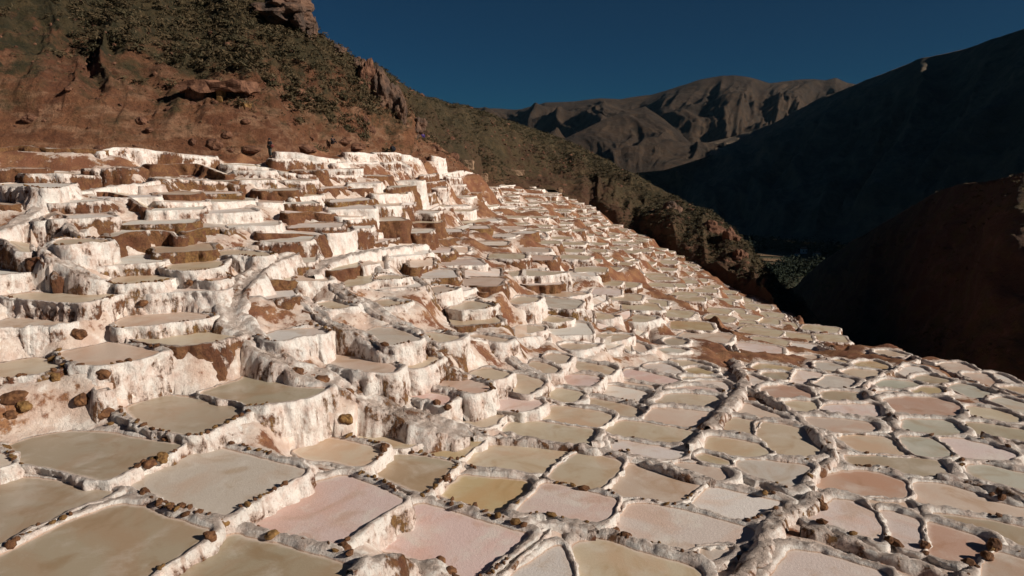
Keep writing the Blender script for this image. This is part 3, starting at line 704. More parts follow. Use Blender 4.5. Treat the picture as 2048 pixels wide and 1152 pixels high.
# the many small pans of the far slope
def in_poly(pt, poly):
    x, y = pt[..., 0], pt[..., 1]; r = np.zeros(np.shape(x), bool); n = len(poly)
    for i in range(n):
        x1, y1 = poly[i]; x2, y2 = poly[(i + 1) % n]
        c = (y1 > y) != (y2 > y)
        r ^= c & (x < (x2 - x1) * (y - y1) / ((y2 - y1) if y2 != y1 else 1e-9) + x1)
    return r
far_poly = pxs(FAR)
_ch = np.vstack([resample(pxs(c[1]), 4.0, False) for c in CHANNELS])
def chan_near(u, v, r):
    return (((_ch[:, 0] - u) / max(r, 1)) ** 2 + ((_ch[:, 1] - v) / max(r * .7, 1)) ** 2).min() < 1
taken = []
for p in pans:
    w = np.ptp(project(np.c_[p.ring, np.full(len(p.ring), p.z)])[0]) / 2
    taken.append((p.px[0], p.px[1], max(8, w * 0.7)))
cand = RNG.uniform([960, 372], [1690, 716], (14000, 2))
cand = cand[in_poly(cand, far_poly)]
dcan = depth(cand[:, 0], cand[:, 1]); dcan2 = depth(cand[:, 0], cand[:, 1] - 3)
acc = []
for (u, v), d, d2 in zip(cand, dcan, dcan2):
    g = max(0.05, abs(d2 - d) / 3)
    w = 3.7 * FPX / d; h = float(np.clip(3.2 / g, 0.2 * w, 0.42 * w))
    if chan_near(u, v, w * .36): continue
    ok = True
    for (a, b, ww) in taken:
        if abs(a - u) < (ww + w / 2) * 0.8 and abs(b - v) < max(h * 0.6, 5): ok = False; break
    if ok:
        for (a, b, ww, hh) in acc:
            e = ((a - u) / (0.5 * (w + ww))) ** 2 + ((b - v) / (0.5 * (h + hh))) ** 2
            if e < 0.60: ok = False; break
    if ok: acc.append((u, v, w, h))
acc.sort(key=lambda a: a[1])
for k, (u, v, w, h) in enumerate(acc):
    c0 = on_slope(np.array([u]), np.array([v]))[0]
    level_pan(c0, w * c0[1] / FPX * RNG.uniform(.85, 1.12), 3.0, float(np.clip(RNG.normal(0.38, 0.26), 0, .85)), RNG.choice(list('bbbyrwoq')), 'F', (u, v))
print('pans', len(pans), 'far', len(acc))
if DEBUG: print([ (int(p.px[0]),int(p.px[1]),round(p.z,2)) for p in pans if p.kind=='A'])

# further terraces between the surveyed ones
tpoly = pxs("-40,330 60,322 200,326 420,335 600,340 760,345 880,352 960,400 1010,440 1120,520 1210,580 1250,640 1150,690 1060,690 960,690 860,650 700,640 600,600 480,600 380,600 230,590 -40,575")
cand = RNG.uniform([-40, 340], [1260, 700], (9000, 2)); cand = cand[in_poly(cand, tpoly)]
dcan = depth(cand[:, 0], cand[:, 1]); acc2 = []
taken = []
for p in pans:
    U, V = project(np.c_[p.ring, p.z + p.rim]); taken.append((U.min(), U.max(), V.min(), V.max(), p.kind))
for (u, v), d in zip(cand, dcan):
    w = RNG.uniform(2.6, 4.6) * FPX / d; h = 0.21 * w
    if chan_near(u, v, w * .42): continue
    ok = not any(u + w / 2 * .85 > a and u - w / 2 * .85 < b and v + h * .55 > (c if k == 'A' else e) and v - h * (.25 if k == 'A' else .75) < e for a, b, c, e, k in taken)
    if ok and not any(abs(a - u) < (w + w2) * .44 and abs(b - v) < (h + h2) * .5 for a, b, w2, h2 in acc2): acc2.append((u, v, w, h))
for u, v, w, h in acc2:
    c0 = on_slope(np.array([u]), np.array([v]))[0]
    level_pan(c0, w * c0[1] / FPX, 3.2, float(np.clip(RNG.normal(.42, .26), 0, .85)), str(RNG.choice(list('wqgbwr'))), 'B', (u, v))
print('between', len(acc2))
# centre lines of the channels that run down over the terraces
chan_lines, chan_pts = [], {}
for ci, c in enumerate(CHANNELS):
    q = chaikin(pxs(c[1]), 0.25, 3, closed=False)
    if q[:, 1].max() < 882 and q[:, 1].min() < 690:
        C = on_slope(q[:, 0], q[:, 1]); C[:, 2] += 0.10 if c[0] != 'salt_path' else -.3
        C = resample(C, .3, False); chan_pts[ci] = C; chan_lines.append((C, c[2] * 2.0))
# ------------------------------------------------------------------ how each rim meets its neighbours
def seg_near(p, poly):
    a = poly; b = np.roll(poly, -1, 0); ab = b - a
    t = np.clip(((p[:, None] - a[None]) * ab[None]).sum(-1) / ((ab ** 2).sum(-1) + 1e-12)[None], 0, 1)
    q = a[None] + t[..., None] * ab[None]
    d2 = ((p[:, None] - q) ** 2).sum(-1); k = d2.argmin(1)
    return np.sqrt(d2[np.arange(len(p)), k]), q[np.arange(len(p)), k]

def ground_z(xy, detail=True):
    """level of the ground between the pans; returns z, distance to the nearest pan"""
    n = len(xy); num = np.zeros(n); den = np.zeros(n); cap = np.full(n, 1e9); near = np.full(n, 99.0)
    for p in pans:
        m = ((xy > p.lo - 5) & (xy < p.hi + 5)).all(1)
        if not m.any(): continue
        q = xy[m]; d, _ = seg_near(q, p.poly); ins = in_poly(q, p.poly); d = np.where(ins, 0, d)
        w = 1 / (d + 0.25) ** 3 * np.clip(1 - d / 5, 0, 1)
        num[m] += w * p.z; den[m] += w
        near[m] = np.minimum(near[m], d)
        cap[m] = np.where(d < 0.12, np.minimum(cap[m], p.z - 0.32), cap[m])
    base = slope_z(xy)
    k = smooth01(near, 1.5, 5.0)
    z = np.where(den > 1e-9, num / np.maximum(den, 1e-9), base)
    z = z * (1 - k) + base * k
    z = z - 0.05
    if detail:
        p3 = np.c_[xy, np.zeros(n)]
        z = z + 0.30 * fbm(p3 * 0.8, 5, 5) * smooth01(near, 0.1, 1.2) + 0.5 * fbm(p3 * 0.12, 3, 9) * smooth01(near, 2, 6)
    for C, r in chan_lines:
        m = ((xy > C[:, :2].min(0) - r) & (xy < C[:, :2].max(0) + r)).all(1)
        if not m.any(): continue
        d2 = ((xy[m][:, None] - C[None, :, :2]) ** 2).sum(-1); k = d2.argmin(1); dd = np.sqrt(d2[np.arange(len(k)), k])
        cz = C[k, 2] - 0.10 + np.maximum(0, dd - r * .7) * 1.0
        wk = smooth01(dd, r, r * .5); z[m] = z[m] * (1 - wk) + np.where(dd < r * .6, np.minimum(C[k, 2] - .06, cz + .1), cz) * wk
    return np.minimum(z, cap), near

_sp3 = on_slope(_dc[:, 0], _dc[:, 1]) if False else at(_dc[:, 0], _dc[:, 1], _dc[:, 2])
_slope = TPS(_sp3[:, :2] / 50, _sp3[:, 2], 2e-2)
def slope_z(xy):
    return _slope(np.asarray(xy) / 50)

for i, p in enumerate(pans):
    R = p.ring; m = len(R)
    tg = np.roll(R, -2, 0) - np.roll(R, 2, 0); tg /= np.linalg.norm(tg, axis=1)[:, None] + 1e-9
    nrm = np.stack([tg[:, 1], -tg[:, 0]], -1)
    p.nrm = nrm
    same = np.full(m, 9.0); low = np.full(m, 9.0); high = np.full(m, 9.0); drop = np.zeros(m)
    for j, o in enumerate(pans):
        if j == i or (o.lo > p.hi + 3.2).any() or (o.hi < p.lo - 3.2).any(): continue
        d, q = seg_near(R, o.poly); ins = in_poly(R, o.poly)
        vec = q - R; dot = (vec * nrm).sum(-1) / (d + 1e-6)
        ok = ins | (dot > 0.25) | (d < 0.06)
        d = np.where(ins, 0.0, d); d = np.where(ok, d, 9.0)
        dz = o.z - (p.z + p.rim)
        same = np.where((np.abs(dz) <= 0.28), np.minimum(same, d), same)
        high = np.where(dz > 0.28, np.minimum(high, d), high)
        l = (dz < -0.28) & (d < low)
        drop = np.where(l, -dz, drop); low = np.where(l, d, low)
    def blur(a, k=3):
        for _ in range(k): a = (np.roll(a, 1) + a * 2 + np.roll(a, -1)) / 4
        return a
    w = np.full(m, 0.26)
    w = np.where(same < 1.3, np.clip(0.47 * same, 0.09, 0.42), w)
    w = np.where((low < 1.5) & (same > 0.8), np.clip(0.45 * low, 0.14, 0.32), w)
    gz, _ = ground_z(R + nrm * 1.3, False)
    gz2 = np.minimum(gz, ground_z(R + nrm * 2.2, False)[0])
    hi = np.maximum(smooth01(high, 0.9, 0.35), smooth01(gz - p.z - p.rim, 0.22, 0.5))
    p.hi_f = blur(hi, 4)
    w = w * (1 - 0.65 * hi)
    H = np.clip(w * 0.50, 0.055, 0.15) * (1.0 if p.kind == 'A' else 0.6 if p.kind == 'B' else .4)
    H = H * (1 - 0.85 * hi)
    p.w, p.H = blur(w, 5), blur(H, 5)
    dr = np.clip(p.z + p.rim - gz2 + 0.6, 0.6, 4.5)
    dr = np.where(low < 2.6, np.maximum(drop + 0.45, np.minimum(dr, drop + 1.2)), dr)
    bt = np.where(low < 2.6, np.clip((low - 1.2 * w) / np.maximum(dr, .2), 0.12, 1.1), 0.95 if p.kind == 'A' and 660 < p.px[0] < 900 else 0.34)
    bt = np.where(same < 0.9, 0.12, bt); dr = np.where(same < 0.9, np.minimum(dr, 0.5), dr)
    p.drop, p.bat = blur(dr, 6), blur(bt, 6)
    p.low, p.same = low, same

def build_pan(p, root):
    R, n, w, H = p.ring, p.nrm, p.w, p.H
    m = len(R)
    # --- brine sheet
    ring = R + n * 0.02
    cen = p.poly.mean(0)
    if p.kind == 'A':
        sp = max(0.13, 5.0 * p.d / FPX); lo_, hi_ = p.ring.min(0), p.ring.max(0)
        gxx, gyy = np.meshgrid(np.arange(lo_[0], hi_[0], sp), np.arange(lo_[1], hi_[1], sp))
        gi = np.stack([gxx.ravel(), gyy.ravel()], -1); gi = gi + RNG.uniform(-.2, .2, gi.shape) * sp
        gi = gi[in_poly(gi, p.ring)]
        if len(gi): de, _ = seg_near(gi, p.ring[::2]); gi, de = gi[de > sp * .6], de[de > sp * .6]
        else: de = np.zeros(0)
        pts = np.vstack([ring, gi])
        vo, _, fo, _, _, _ = delaunay_2d_cdt([Vector(q_) for q_ in pts], [(k, (k + 1) % m) for k in range(m)], [], 1, 1e-5)
        vo = np.array([q_[:] for q_ in vo])
        if len(vo) == len(pts): td = np.r_[np.zeros(m), de]
        else: td, _ = seg_near(vo, p.ring)
        me = mesh_np('brine', np.c_[vo - R.mean(0), np.zeros(len(vo))], tris=[list(f) for f in fo if len(f) == 3], smooth=False)
        add_attr(me, 'tide', np.exp(-td / 0.16))
    else:
        me = mesh_np('brine', np.c_[ring - R.mean(0), p.rim], polys=[np.arange(m)], smooth=False)
    b = link('brine', me, M_BRINE, root, (R[:, 0].mean() - root.location.x, R[:, 1].mean() - root.location.y, 0.0))
    col, wet = TONE[p.tone]
    j = RNG.normal(0, 0.012, 3) + RNG.normal(0, 0.04)
    b.color = tuple(np.clip(np.array(col) * (1 + j), 0, 1)) + (float(np.clip(wet + RNG.normal(0, .06), 0, 1)),)
    # --- bank: inner slope, crest, outer face
    prof = [(-0.03, -0.05, 0), (0.03, 0.0, 0), (0.16, 0.38, 0), (0.36, 0.80, 0), (0.62, 1.0, 0), (0.95, 0.98, 0), (1.2, 0.72, 0)]
    nr = int(np.clip(np.percentile(p.drop, 80) * FPX / p.d / 4.2, 3, 24))
    rows_o, rows_h, rows_r = [], [], []
    for a, h, _ in prof:
        rows_o.append(w * a); rows_h.append(H * h + p.rim); rows_r.append(np.full(m, 0.0 if a < .9 else .2))
    for k in range(1, nr + 1):
        f = k / nr
        rows_o.append(w * 1.2 + p.bat * p.drop * f ** 1.15); rows_h.append(H * 0.72 + p.rim - (p.drop + H * .72) * f); rows_r.append(np.full(m, 1.0))
    o = np.array(rows_o); h = np.array(rows_h); r = np.array(rows_r)
    P = np.zeros(o.shape + (3,))
    P[..., :2] = R[None] + n[None] * o[..., None]; P[..., 2] = p.z + h
    flat = P.reshape(-1, 3)
    q = flat * np.array([1, 1, 0.42])
    amp = np.clip(p.d / 30, 0.8, 2.0)
    d1 = fbm(q * 1.5, 3, 1).reshape(h.shape); d2 = vnoise(flat * np.array([5.2, 5.2, 2.2]) * min(1, 28 / p.d), 2).reshape(h.shape); d3 = vnoise(flat * 13.0 * min(1, 24 / p.d), 3).reshape(h.shape)
    edge = np.array([0.12, 0.25, 0.7] + [1.0] * (len(prof) - 3 + nr))[:, None]
    bil = np.abs(vnoise(flat * np.array([3.6, 3.6, 3.0]) * min(1, 30 / p.d), 6)).reshape(h.shape)
    disp = ((0.20 * (1 + 1.3 * p.soil) * d1 + 0.075 * amp * (1 + p.soil) * d2) * (0.22 + 0.78 * r) + 0.030 * amp * d3 + 0.05 * (bil - .3)) * edge
    P[..., :2] += n[None] * disp[..., None]
    lump = (0.075 * fbm(flat * 2.1, 2, 4).reshape(h.shape) + 0.035 * d2 + 0.022 * d3 + 0.065 * (bil - .25)) * edge * np.clip(H / 0.16, 0.2, 1.2)[None]
    P[..., 2] += lump * np.where(r > .5, 0.5, 1.0)
    me = mesh_np('bank', (P - np.array(root.location)).reshape(-1, 3), grid_quads(P.shape[0], m, True))
    hwv = P[..., 2] - p.z; hwv[4:] = 0.5
    add_attr(me, 'hw', hwv.ravel())
    add_attr(me, 'rs', np.maximum(0, (H + p.rim)[None] - h).ravel())
    k = link('bank', me, M_BANK, root)
    k.color = (float(p.soil), float(RNG.uniform(0.75, 1.0)), float(RNG.uniform(0, 1) ** 2), 1)
    p.crest = P[4]
    return b, k
# ------------------------------------------------------------------ the ground under and between the pans, one sheet round the viewer
nth, nrd = 620, 430
th = np.linspace(-0.98, 0.98, nth)
rd = np.concatenate([np.linspace(5.0, 12.0, 16)[:-1], 12.0 * (250.0 / 12.0) ** np.linspace(0, 1, nrd - 15)])
TH, RD = np.meshgrid(th, rd)
gx = (RD * np.sin(TH)).ravel(); gy = (RD * np.cos(TH)).ravel()
gxy = np.stack([gx, gy], -1)
gz, gnear = ground_z(gxy)
uu = 1024 + FPX * gx / np.maximum(gy, 1) * 0.985
ex = np.maximum(0, gy - d_end(np.clip(uu, -700, 2700)))
rav = smooth01(uu, 1640, 1720)
gz = gz - ex * (0.85 * rav + 0.45 * (1 - rav))
gz = np.where((gnear > 6), np.minimum(gz, CZ - 1.2 + 0 * gz + np.where(gy > 45, 30, 0)), gz)
gz = np.maximum(gz, CZ - 60)
gz = gz + 0.45 * ridged(np.c_[gxy, gz] * .35, 4, 55) * smooth01(gnear, 1.0, 3.0) * .8
me = mesh_np('ground', np.c_[gxy, gz], grid_quads(nrd, nth))
add_attr(me, 'soil', smooth01(gnear, 0.35, 1.6))
ground = tag(link('ground', me, M_GROUND), kind='structure')

def ground_at(xy):
    z, _ = ground_z(np.asarray(xy, float).reshape(-1, 2)); return z
# ------------------------------------------------------------------ hillsides and mountains, lofted between surveyed foot and crest lines
class Loft:
    def __init__(s, name, foot, crest, nu, nv, mat, amp, freq, gully=0.0, gfreq=0.02, back=0.35, bulge=0.0, seed=0, foot_dz=0.0, edge=0.04, ridge_amp=0.3, crag=None, fw=0.25, endfade=False):
        f = np.array(foot, float); c = np.array(crest, float)
        s.u = np.linspace(0, 1, nu); s.v = np.r_[np.linspace(0, 1, nv), 1 + np.linspace(0.06, 1, 10) * back * 2]
        def line(a):
            k = np.r_[0, np.cumsum(np.abs(np.diff(a[:, 0])) + 1e-6)]; k /= k[-1]
            cols = [np.interp(s.u, k, a[:, j]) for j in range(3)]
            return at(cols[0], cols[1], cols[2])
        F, Cc = line(f), line(c); F[:, 2] += foot_dz
        s.F, s.C = F, Cc
        V = s.v[:, None, None]
        P = F[None] * (1 - V) + Cc[None] * V
        up = (Cc - F)
        run = np.linalg.norm(up[:, :2], axis=1)
        hgt = up[:, 2]
        over = np.maximum(s.v - 1, 0)[:, None]
        P[..., 2] += (-over * np.abs(hgt)[None] * 2.0 - over * run[None] * 0.6) 
        P[..., 2] += bulge * np.sin(np.clip(s.v, 0, 1) * PI)[:, None] * np.maximum(np.abs(hgt), run * .2)[None]
        flat = P.reshape(-1, 3)
        n = fbm(flat * freq, 7, seed, 0.60)
        if gully:
            along = np.r_[0, np.cumsum(np.linalg.norm(np.diff(0.5 * (F + Cc), axis=0)[:, :2], axis=1))]
            A = np.broadcast_to(along[None], P.shape[:2]).ravel(); L = (s.v[:, None] * np.maximum(run, 1)[None]).ravel()
            g = ridged(np.stack([A * gfreq + 0.5 * vnoise(flat * gfreq * .6, seed + 3), L * gfreq * 0.32, np.zeros_like(A)], -1), 4, seed + 7)
        else: g = 0
        fade = np.minimum(1, np.minimum(s.v / 0.10, 1))[:, None] * np.where(np.abs(s.v - 1) < fw, ridge_amp + (1 - ridge_amp) * np.abs(s.v - 1) / fw, 1)[:, None]
        disp = ((amp * n).reshape(P.shape[:2]) + (gully * g if gully else 0 * n).reshape(P.shape[:2]) - 0.0) * np.clip(fade, 0, 1)
        if crag: disp = disp + crag[0] * (ridged(flat * np.array([crag[1], crag[1], crag[1] * 2.2]), 4, seed + 13) * np.clip(.5 + vnoise(flat * .05, seed + 15), 0, 1)).reshape(P.shape[:2]) * np.clip(fade, 0, 1)
        if endfade: disp = disp * (0.12 + 0.88 * smooth01(s.u, 1.0, 0.80))[None]
        nx = np.gradient(P, axis=1); ny = np.gradient(P, axis=0)
        N = np.cross(nx, ny); N /= np.linalg.norm(N, axis=-1)[..., None] + 1e-9
        N = np.where(N[..., 2:3] < 0, -N, N)
        N = N * 0.6 + np.array([0, 0, 0.4])
        P = P + N * disp[..., None]
        s.P = P; s.nv = nv
        me = mesh_np(name, P.reshape(-1, 3), grid_quads(P.shape[0], nu))
        tv = np.broadcast_to(np.clip(s.v, 0, 1)[:, None], P.shape[:2]).ravel()
        if crag and name == 'red_hillside': tv = np.clip((P[..., 2].ravel() - CZ) / 22, 0, 1)
        add_attr(me, 't', tv)
        s.o = tag(link(name, me, mat), kind='structure')
    def pos(s, a, b):
        """point at share a along, b up the slope"""
        x = a * (len(s.u) - 1); i = np.clip(x.astype(int), 0, len(s.u) - 2); fx = (x - i)[:, None]
        y = b * (s.nv - 1); j = np.clip(y.astype(int), 0, s.nv - 2); fy = (y - j)[:, None]
        P = s.P
        return (P[j, i] * (1 - fx) + P[j, i + 1] * fx) * (1 - fy) + (P[j + 1, i] * (1 - fx) + P[j + 1, i + 1] * fx) * fy

fa = [(-420,300,58),(-60,300,61),(215,297,63.5),(400,309,67),(540,311,70),(690,305,86),(800,307,99),(868,321,114),(920,340,132),(958,368,160)]
ca = [(-420,-560,120),(-60,-400,122),(200,-215,118),(400,-85,108),(500,-22,102),(540,2,104),(600,22,104),(640,72,104),(700,108,106),(760,148,110),(790,168,114),(815,205,118),(850,262,126),(900,308,136),(935,335,146),(965,362,165)]
HILL_A = Loft('red_hillside', fa, ca, 460, 300, M_HILL, 3.4, 0.075, 2.0, 0.13, seed=21, foot_dz=-1.2, crag=(.65, .30))
fb = [(780,330,118),(850,330,130),(930,350,150),(962,366,186),(1110,374,198),(1180,418,196),(1300,473,172),(1400,534,151),(1500,594,127),(1600,652,100),(1660,690,82),(1700,712,70)]
cb = [(740,120,180),(800,168,190),(830,186,200),(900,208,225),(1000,238,240),(1100,275,244),(1150,291,240),(1230,331,228),(1300,370,214),(1370,406,202),(1440,440,190),(1480,476,178),(1502,506,170),(1540,546,155),(1582,582,138),(1620,622,122),(1665,675,96),(1712,712,78)]
HILL_B = Loft('scrub_hillside', fb, cb, 420, 170, M_SCRUB, 5.0, 0.05, 4.0, 0.038, seed=41, foot_dz=-0.8, crag=(1.3, .16), endfade=True)
# ravine slope on the right (its back carries on past the frame)
fe = [(1560,598,330),(1600,640,250),(1640,700,180),(1690,760,120),(1800,830,88),(2048,900,60),(2500,1000,44),(3200,1100,34)]
ce = [(1572,584,345),(1590,572,330),(1640,528,305),(1700,485,270),(1773,443,225),(1832,408,190),(1876,385,166),(1920,370,148),(1980,360,130),(2048,350,114),(2300,450,92),(2900,640,66),(3600,760,46)]
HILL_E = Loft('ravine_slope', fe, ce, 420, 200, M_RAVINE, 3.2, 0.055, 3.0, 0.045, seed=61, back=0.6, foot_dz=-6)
# far mountains
fc = [(700,330,1700),(1000,335,1700),(1200,340,1750),(1300,345,1800),(1400,330,1900),(1500,310,2100),(1620,290,2300),(1800,280,2400)]
cc = [(700,225,3200),(880,222,3200),(960,217,3400),(1010,219,3300),(1045,219,3100),(1090,205,3000),(1150,203,3000),(1200,197,2950),(1240,199,2900),(1300,190,2850),(1350,176,2800),(1400,160,2750),(1440,152,2750),(1470,150,2750),(1500,155,2800),(1540,167,2900),(1570,163,3000),(1600,160,3050),(1625,158,3050),(1650,161,3050),(1672,156,3050),(1695,166,3100),(1740,175,3100),(1820,190,3100)]
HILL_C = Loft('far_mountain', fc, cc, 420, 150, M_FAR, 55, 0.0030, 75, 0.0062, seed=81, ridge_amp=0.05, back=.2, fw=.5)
fs = [(1040,345,1350),(1130,350,1350),(1230,350,1330),(1330,340,1350),(1420,312,1500),(1480,296,1700)]
cs = [(1040,312,1500),(1120,283,1600),(1190,248,1750),(1250,222,1900),(1290,214,2000),(1330,240,1900),(1380,285,1750),(1480,292,1750)]
HILL_S = Loft('mountain_spur', fs, cs, 200, 80, M_FAR, 20, 0.006, 20, 0.010, seed=91, ridge_amp=0.08, fw=.4, back=.3)
# mountain in shade on the right
fd = [(1180,350,1900),(1300,395,1450),(1400,430,1050),(1480,468,820),(1560,480,740),(1700,492,680),(1900,520,560),(2100,560,460),(2600,620,380)]
cd = [(1180,338,2250),(1250,326,2150),(1348,304,2000),(1452,278,1850),(1540,250,1700),(1643,198,1500),(1709,170,1380),(1760,150,1280),(1834,121,1150),(1890,108,1080),(1938,97,1020),(1990,78,960),(2048,62,900),(2300,-20,760),(2900,-120,620)]
HILL_D = Loft('side_mountain', fd, cd, 420, 170, M_SIDE, 26, 0.0075, 30, 0.0095, seed=101, ridge_amp=0.12, back=.5, fw=.35)

# valley floor and its strips of field
vz = float(at(1600, 500, 700)[2])
me = mesh_np('valley_floor', np.array([(-400, 260, vz), (2600, 260, vz), (2600, 3600, vz - 3), (-400, 3600, vz - 3)]), [(0, 1, 2, 3)], smooth=False)
M_VALLEY = plain('valley meadow', (0.030, 0.034, 0.016), (0.075, 0.060, 0.032), 0.03, 0.95, 0.0, obj=False)
tag(link('valley_floor', me, M_VALLEY), kind='structure')
M_FIELD = plain('ploughed field', (0.16, 0.10, 0.055), (0.24, 0.155, 0.09), 0.08, 0.95, 0.0, obj=False)
def on_plane(u, v, z):
    X, Z = ray(u, v); d = (z - CZ) / Z
    return np.stack([d * X, d], -1)
for k, s in enumerate(["1512,507 1560,509 1600,513 1604,516 1560,513 1512,511", "1524,516 1580,519 1604,523 1602,527 1560,524 1526,521", "1612,518 1660,520 1656,527 1618,525", "1540,526 1600,529 1596,533 1545,530"]):
    q = on_plane(*pxs(s).T, vz + .4)
    me = mesh_np('field', np.c_[q, np.full(len(q), vz + 0.4 + .05 * k)], polys=[np.arange(len(q))[::-1]], smooth=False)
    tag(link('field', me, M_FIELD), kind='structure')

# ------------------------------------------------------------------ the thin air over the valley
bm = bmesh.new(); bmesh.ops.create_cube(bm, size=1.0)
_lo, _hi = Vector((-3200, -60, vz - 260)), Vector((4200, 4600, 900))
for v in bm.verts: v.co = Vector([_lo[i] + (v.co[i] + .5) * (_hi[i] - _lo[i]) for i in range(3)])
me = bpy.data.meshes.new('haze'); bm.to_mesh(me); bm.free()
hm = bpy.data.materials.new('haze'); hm.use_nodes = True
hm.node_tree.nodes.clear()
_o = hm.node_tree.nodes.new('ShaderNodeOutputMaterial'); _v = hm.node_tree.nodes.new('ShaderNodeVolumePrincipled')
_v.inputs['Color'].default_value = (0.36, 0.70, 1.0, 1); _v.inputs['Density'].default_value = 9.0e-6; _v.inputs['Anisotropy'].default_value = 0.0
hm.node_tree.links.new(_v.outputs[0], _o.inputs['Volume'])
tag(link('haze', me, hm), kind='stuff')
# ------------------------------------------------------------------ salt pans as things: brine sheet, bank and stones
def stone_mesh(k):
    bm = bmesh.new(); bmesh.ops.create_icosphere(bm, subdivisions=1 if k < 9 else 2, radius=1.0)
    r = random.Random(k * 17 + 3); ax = (r.uniform(.8, 1.35), r.uniform(.7, 1.0), r.uniform(.55, .85))
    off = Vector((r.uniform(0, 50), r.uniform(0, 50), 0))
    for v in bm.verts:
        c = v.co.normalized(); nn = vnoise(np.array([(c * 1.3 + off)[:]]), k)[0]
        v.co = Vector((c.x * ax[0], c.y * ax[1], c.z * ax[2])) * (1 + 0.34 * nn)
    for f in bm.faces: f.smooth = r.random() < .3
    me = bpy.data.meshes.new('stone'); bm.to_mesh(me); bm.free(); me.materials.append(M_STONE)
    return me
STONES = [stone_mesh(k) for k in range(9)]
M_STONE2 = plain('ochre dyke stone', (0.12, 0.060, 0.022), (0.27, 0.155, 0.055), 5.0, 0.85, 0.8)
STONES2 = []
for s_ in STONES[:5]:
    c = s_.copy(); c.materials.clear(); c.materials.append(M_STONE2); STONES2.append(c)

ORD = ['first', 'second', 'third', 'fourth', 'fifth', 'sixth', 'seventh', 'eighth', 'ninth', 'tenth', 'eleventh', 'twelfth', 'thirteenth', 'fourteenth', 'fifteenth', 'sixteenth']
def zone_of(p):
    u, v = p.px
    if p.kind == 'F':
        if v < 440: return 'F1', 'in the distant top of the far slope'
        if v < 540: return 'F2', 'on the upper far slope'
        if v < 620: return 'F3', 'on the middle of the far slope'
        return 'F4', 'low on the far slope near the ravine'
    if v > 690 and u > 1480: return ('R1', 'along the far edge of the flat by the dark ravine') if v < 752 else ('R2', 'on the right part of the flat')
    if v > 690 and u > 900: return 'M1', 'in the middle flat at the foot of the terraces'
    if u > 960 and v > 530: return 'T6', 'on the low terraces right of the middle'
    if u > 860: return ('T5', 'on the upper terraces where the slope turns away') if v < 480 else ('T4', 'on the terraces beside the bare red slope')
    if v > 640: return 'T7', 'among the channels left of the middle'
    if v > 520: return 'T3', 'on the lower left terraces'
    if v > 420: return 'T2', 'on the middle left terraces'
    if v > 352: return 'T1', 'on the upper left terraces'
    return 'T0', 'in the topmost row below the red hillside'
zones = {}
for p in pans: zones.setdefault(zone_of(p)[0], []).append(p)
def short(s): return ' '.join(s.split()[:16])
for z, ps in zones.items():
    ps.sort(key=lambda q: q.px[0])
    txt = zone_of(ps[0])[1]
    by = {}
    for p in ps:
        if p.label: continue
        if p.kind == 'A': wd = WORD[p.tone] + ' salt pan'
        elif p.kind == 'B': wd = ('brown walled' if p.soil > .7 else 'patchy brown and white walled' if p.soil > .33 else 'streaky white walled' if p.soil > .13 else 'bright white walled') + ' salt pan'
        else: wd = 'small ' + WORD[p.tone] + ' pan with ' + ('brown' if p.soil > .62 else 'patchy' if p.soil > .33 else 'white') + ' wall'
        by.setdefault(wd, []).append(p)
    for wd, l in by.items():
        for k, p in enumerate(l):
            if p.kind == 'F': p.label = f'{wd} {txt}'
            elif len(l) == 1: p.label = f'the only {wd} {txt}'
            else: p.label = f'{ORD[k]} {wd} from the left {txt}'
fars = sorted([p for p in pans if p.kind == 'F'], key=lambda p: -p.area / p.d ** 2)
others = [p for p in pans if p.kind != 'F']
n_ind = max(0, 296 - len(others))
solo = set(id(p) for p in others) | set(id(p) for p in fars[:n_ind])
rest_objs = []
GROUP = {'A': 'salt pans', 'B': 'salt pans', 'F': 'salt pans'}
stone_n = 0
for p in pans:
    c = p.ring.mean(0)
    root = empty('salt_pan', (c[0], c[1], p.z))
    b, k = build_pan(p, root)
    if id(p) in solo:
        tag(root, short(p.label), 'salt pan', 'small pans of the far slope' if p.kind == 'F' else 'salt pans of the terraces')
    else:
        rest_objs.append((root, b, k)); continue
    if p.d < 46 and (p.kind == 'A'):
        m = len(p.ring); seg = np.linalg.norm(np.roll(p.ring, -1, 0) - p.ring, axis=1)
        s = RNG.uniform(0, .6); tot = seg.sum(); cum = np.cumsum(seg)
        far = p.d > 33
        dens = 0.85 if p.px[0] < 950 else 0.5 if p.px[1] > 930 else 0.2
        cnt = 0
        while s < tot and cnt < 60:
            i = min(int(np.searchsorted(cum, s)), m - 1)
            pos = p.crest[i]
            cl = vnoise(np.array([[pos[0] * .55, pos[1] * .55, 3.3]]), 12)[0]
            if p.hi_f[i] < .4 and cl > (-0.22 if p.px[0] < 1000 else -0.05) and RNG.random() < dens and p.w[i] > .1 and project(pos)[1] < 1180:
                r = min(.2, 0.038 + float(RNG.gamma(2.0, .026))) * (1.0 if p.d < 27 else 0.72 if not far else 0.6)
                jit = RNG.uniform(-.25, .3)
                me = STONES[RNG.integers(len(STONES))] if RNG.random() < .62 else STONES2[RNG.integers(len(STONES2))]
                o = bpy.data.objects.new('stone', me); COL.objects.link(o); o.parent = root
                q = pos + np.r_[p.nrm[i] * p.w[i] * jit, r * 0.12]
                o.location = q - np.array(root.location)
                o.rotation_euler = (RNG.uniform(-.4, .4), RNG.uniform(-.4, .4), RNG.uniform(0, 6.28))
                o.scale = (r * RNG.uniform(.9, 1.3), r * RNG.uniform(.8, 1.1), r * RNG.uniform(.85, 1.15))
                stone_n += 1; cnt += 1
                s += r * RNG.uniform(1.6, 3.2)
            else: s += RNG.uniform(.2, .7)
print('stones', stone_n, 'loose far pans', len(rest_objs))
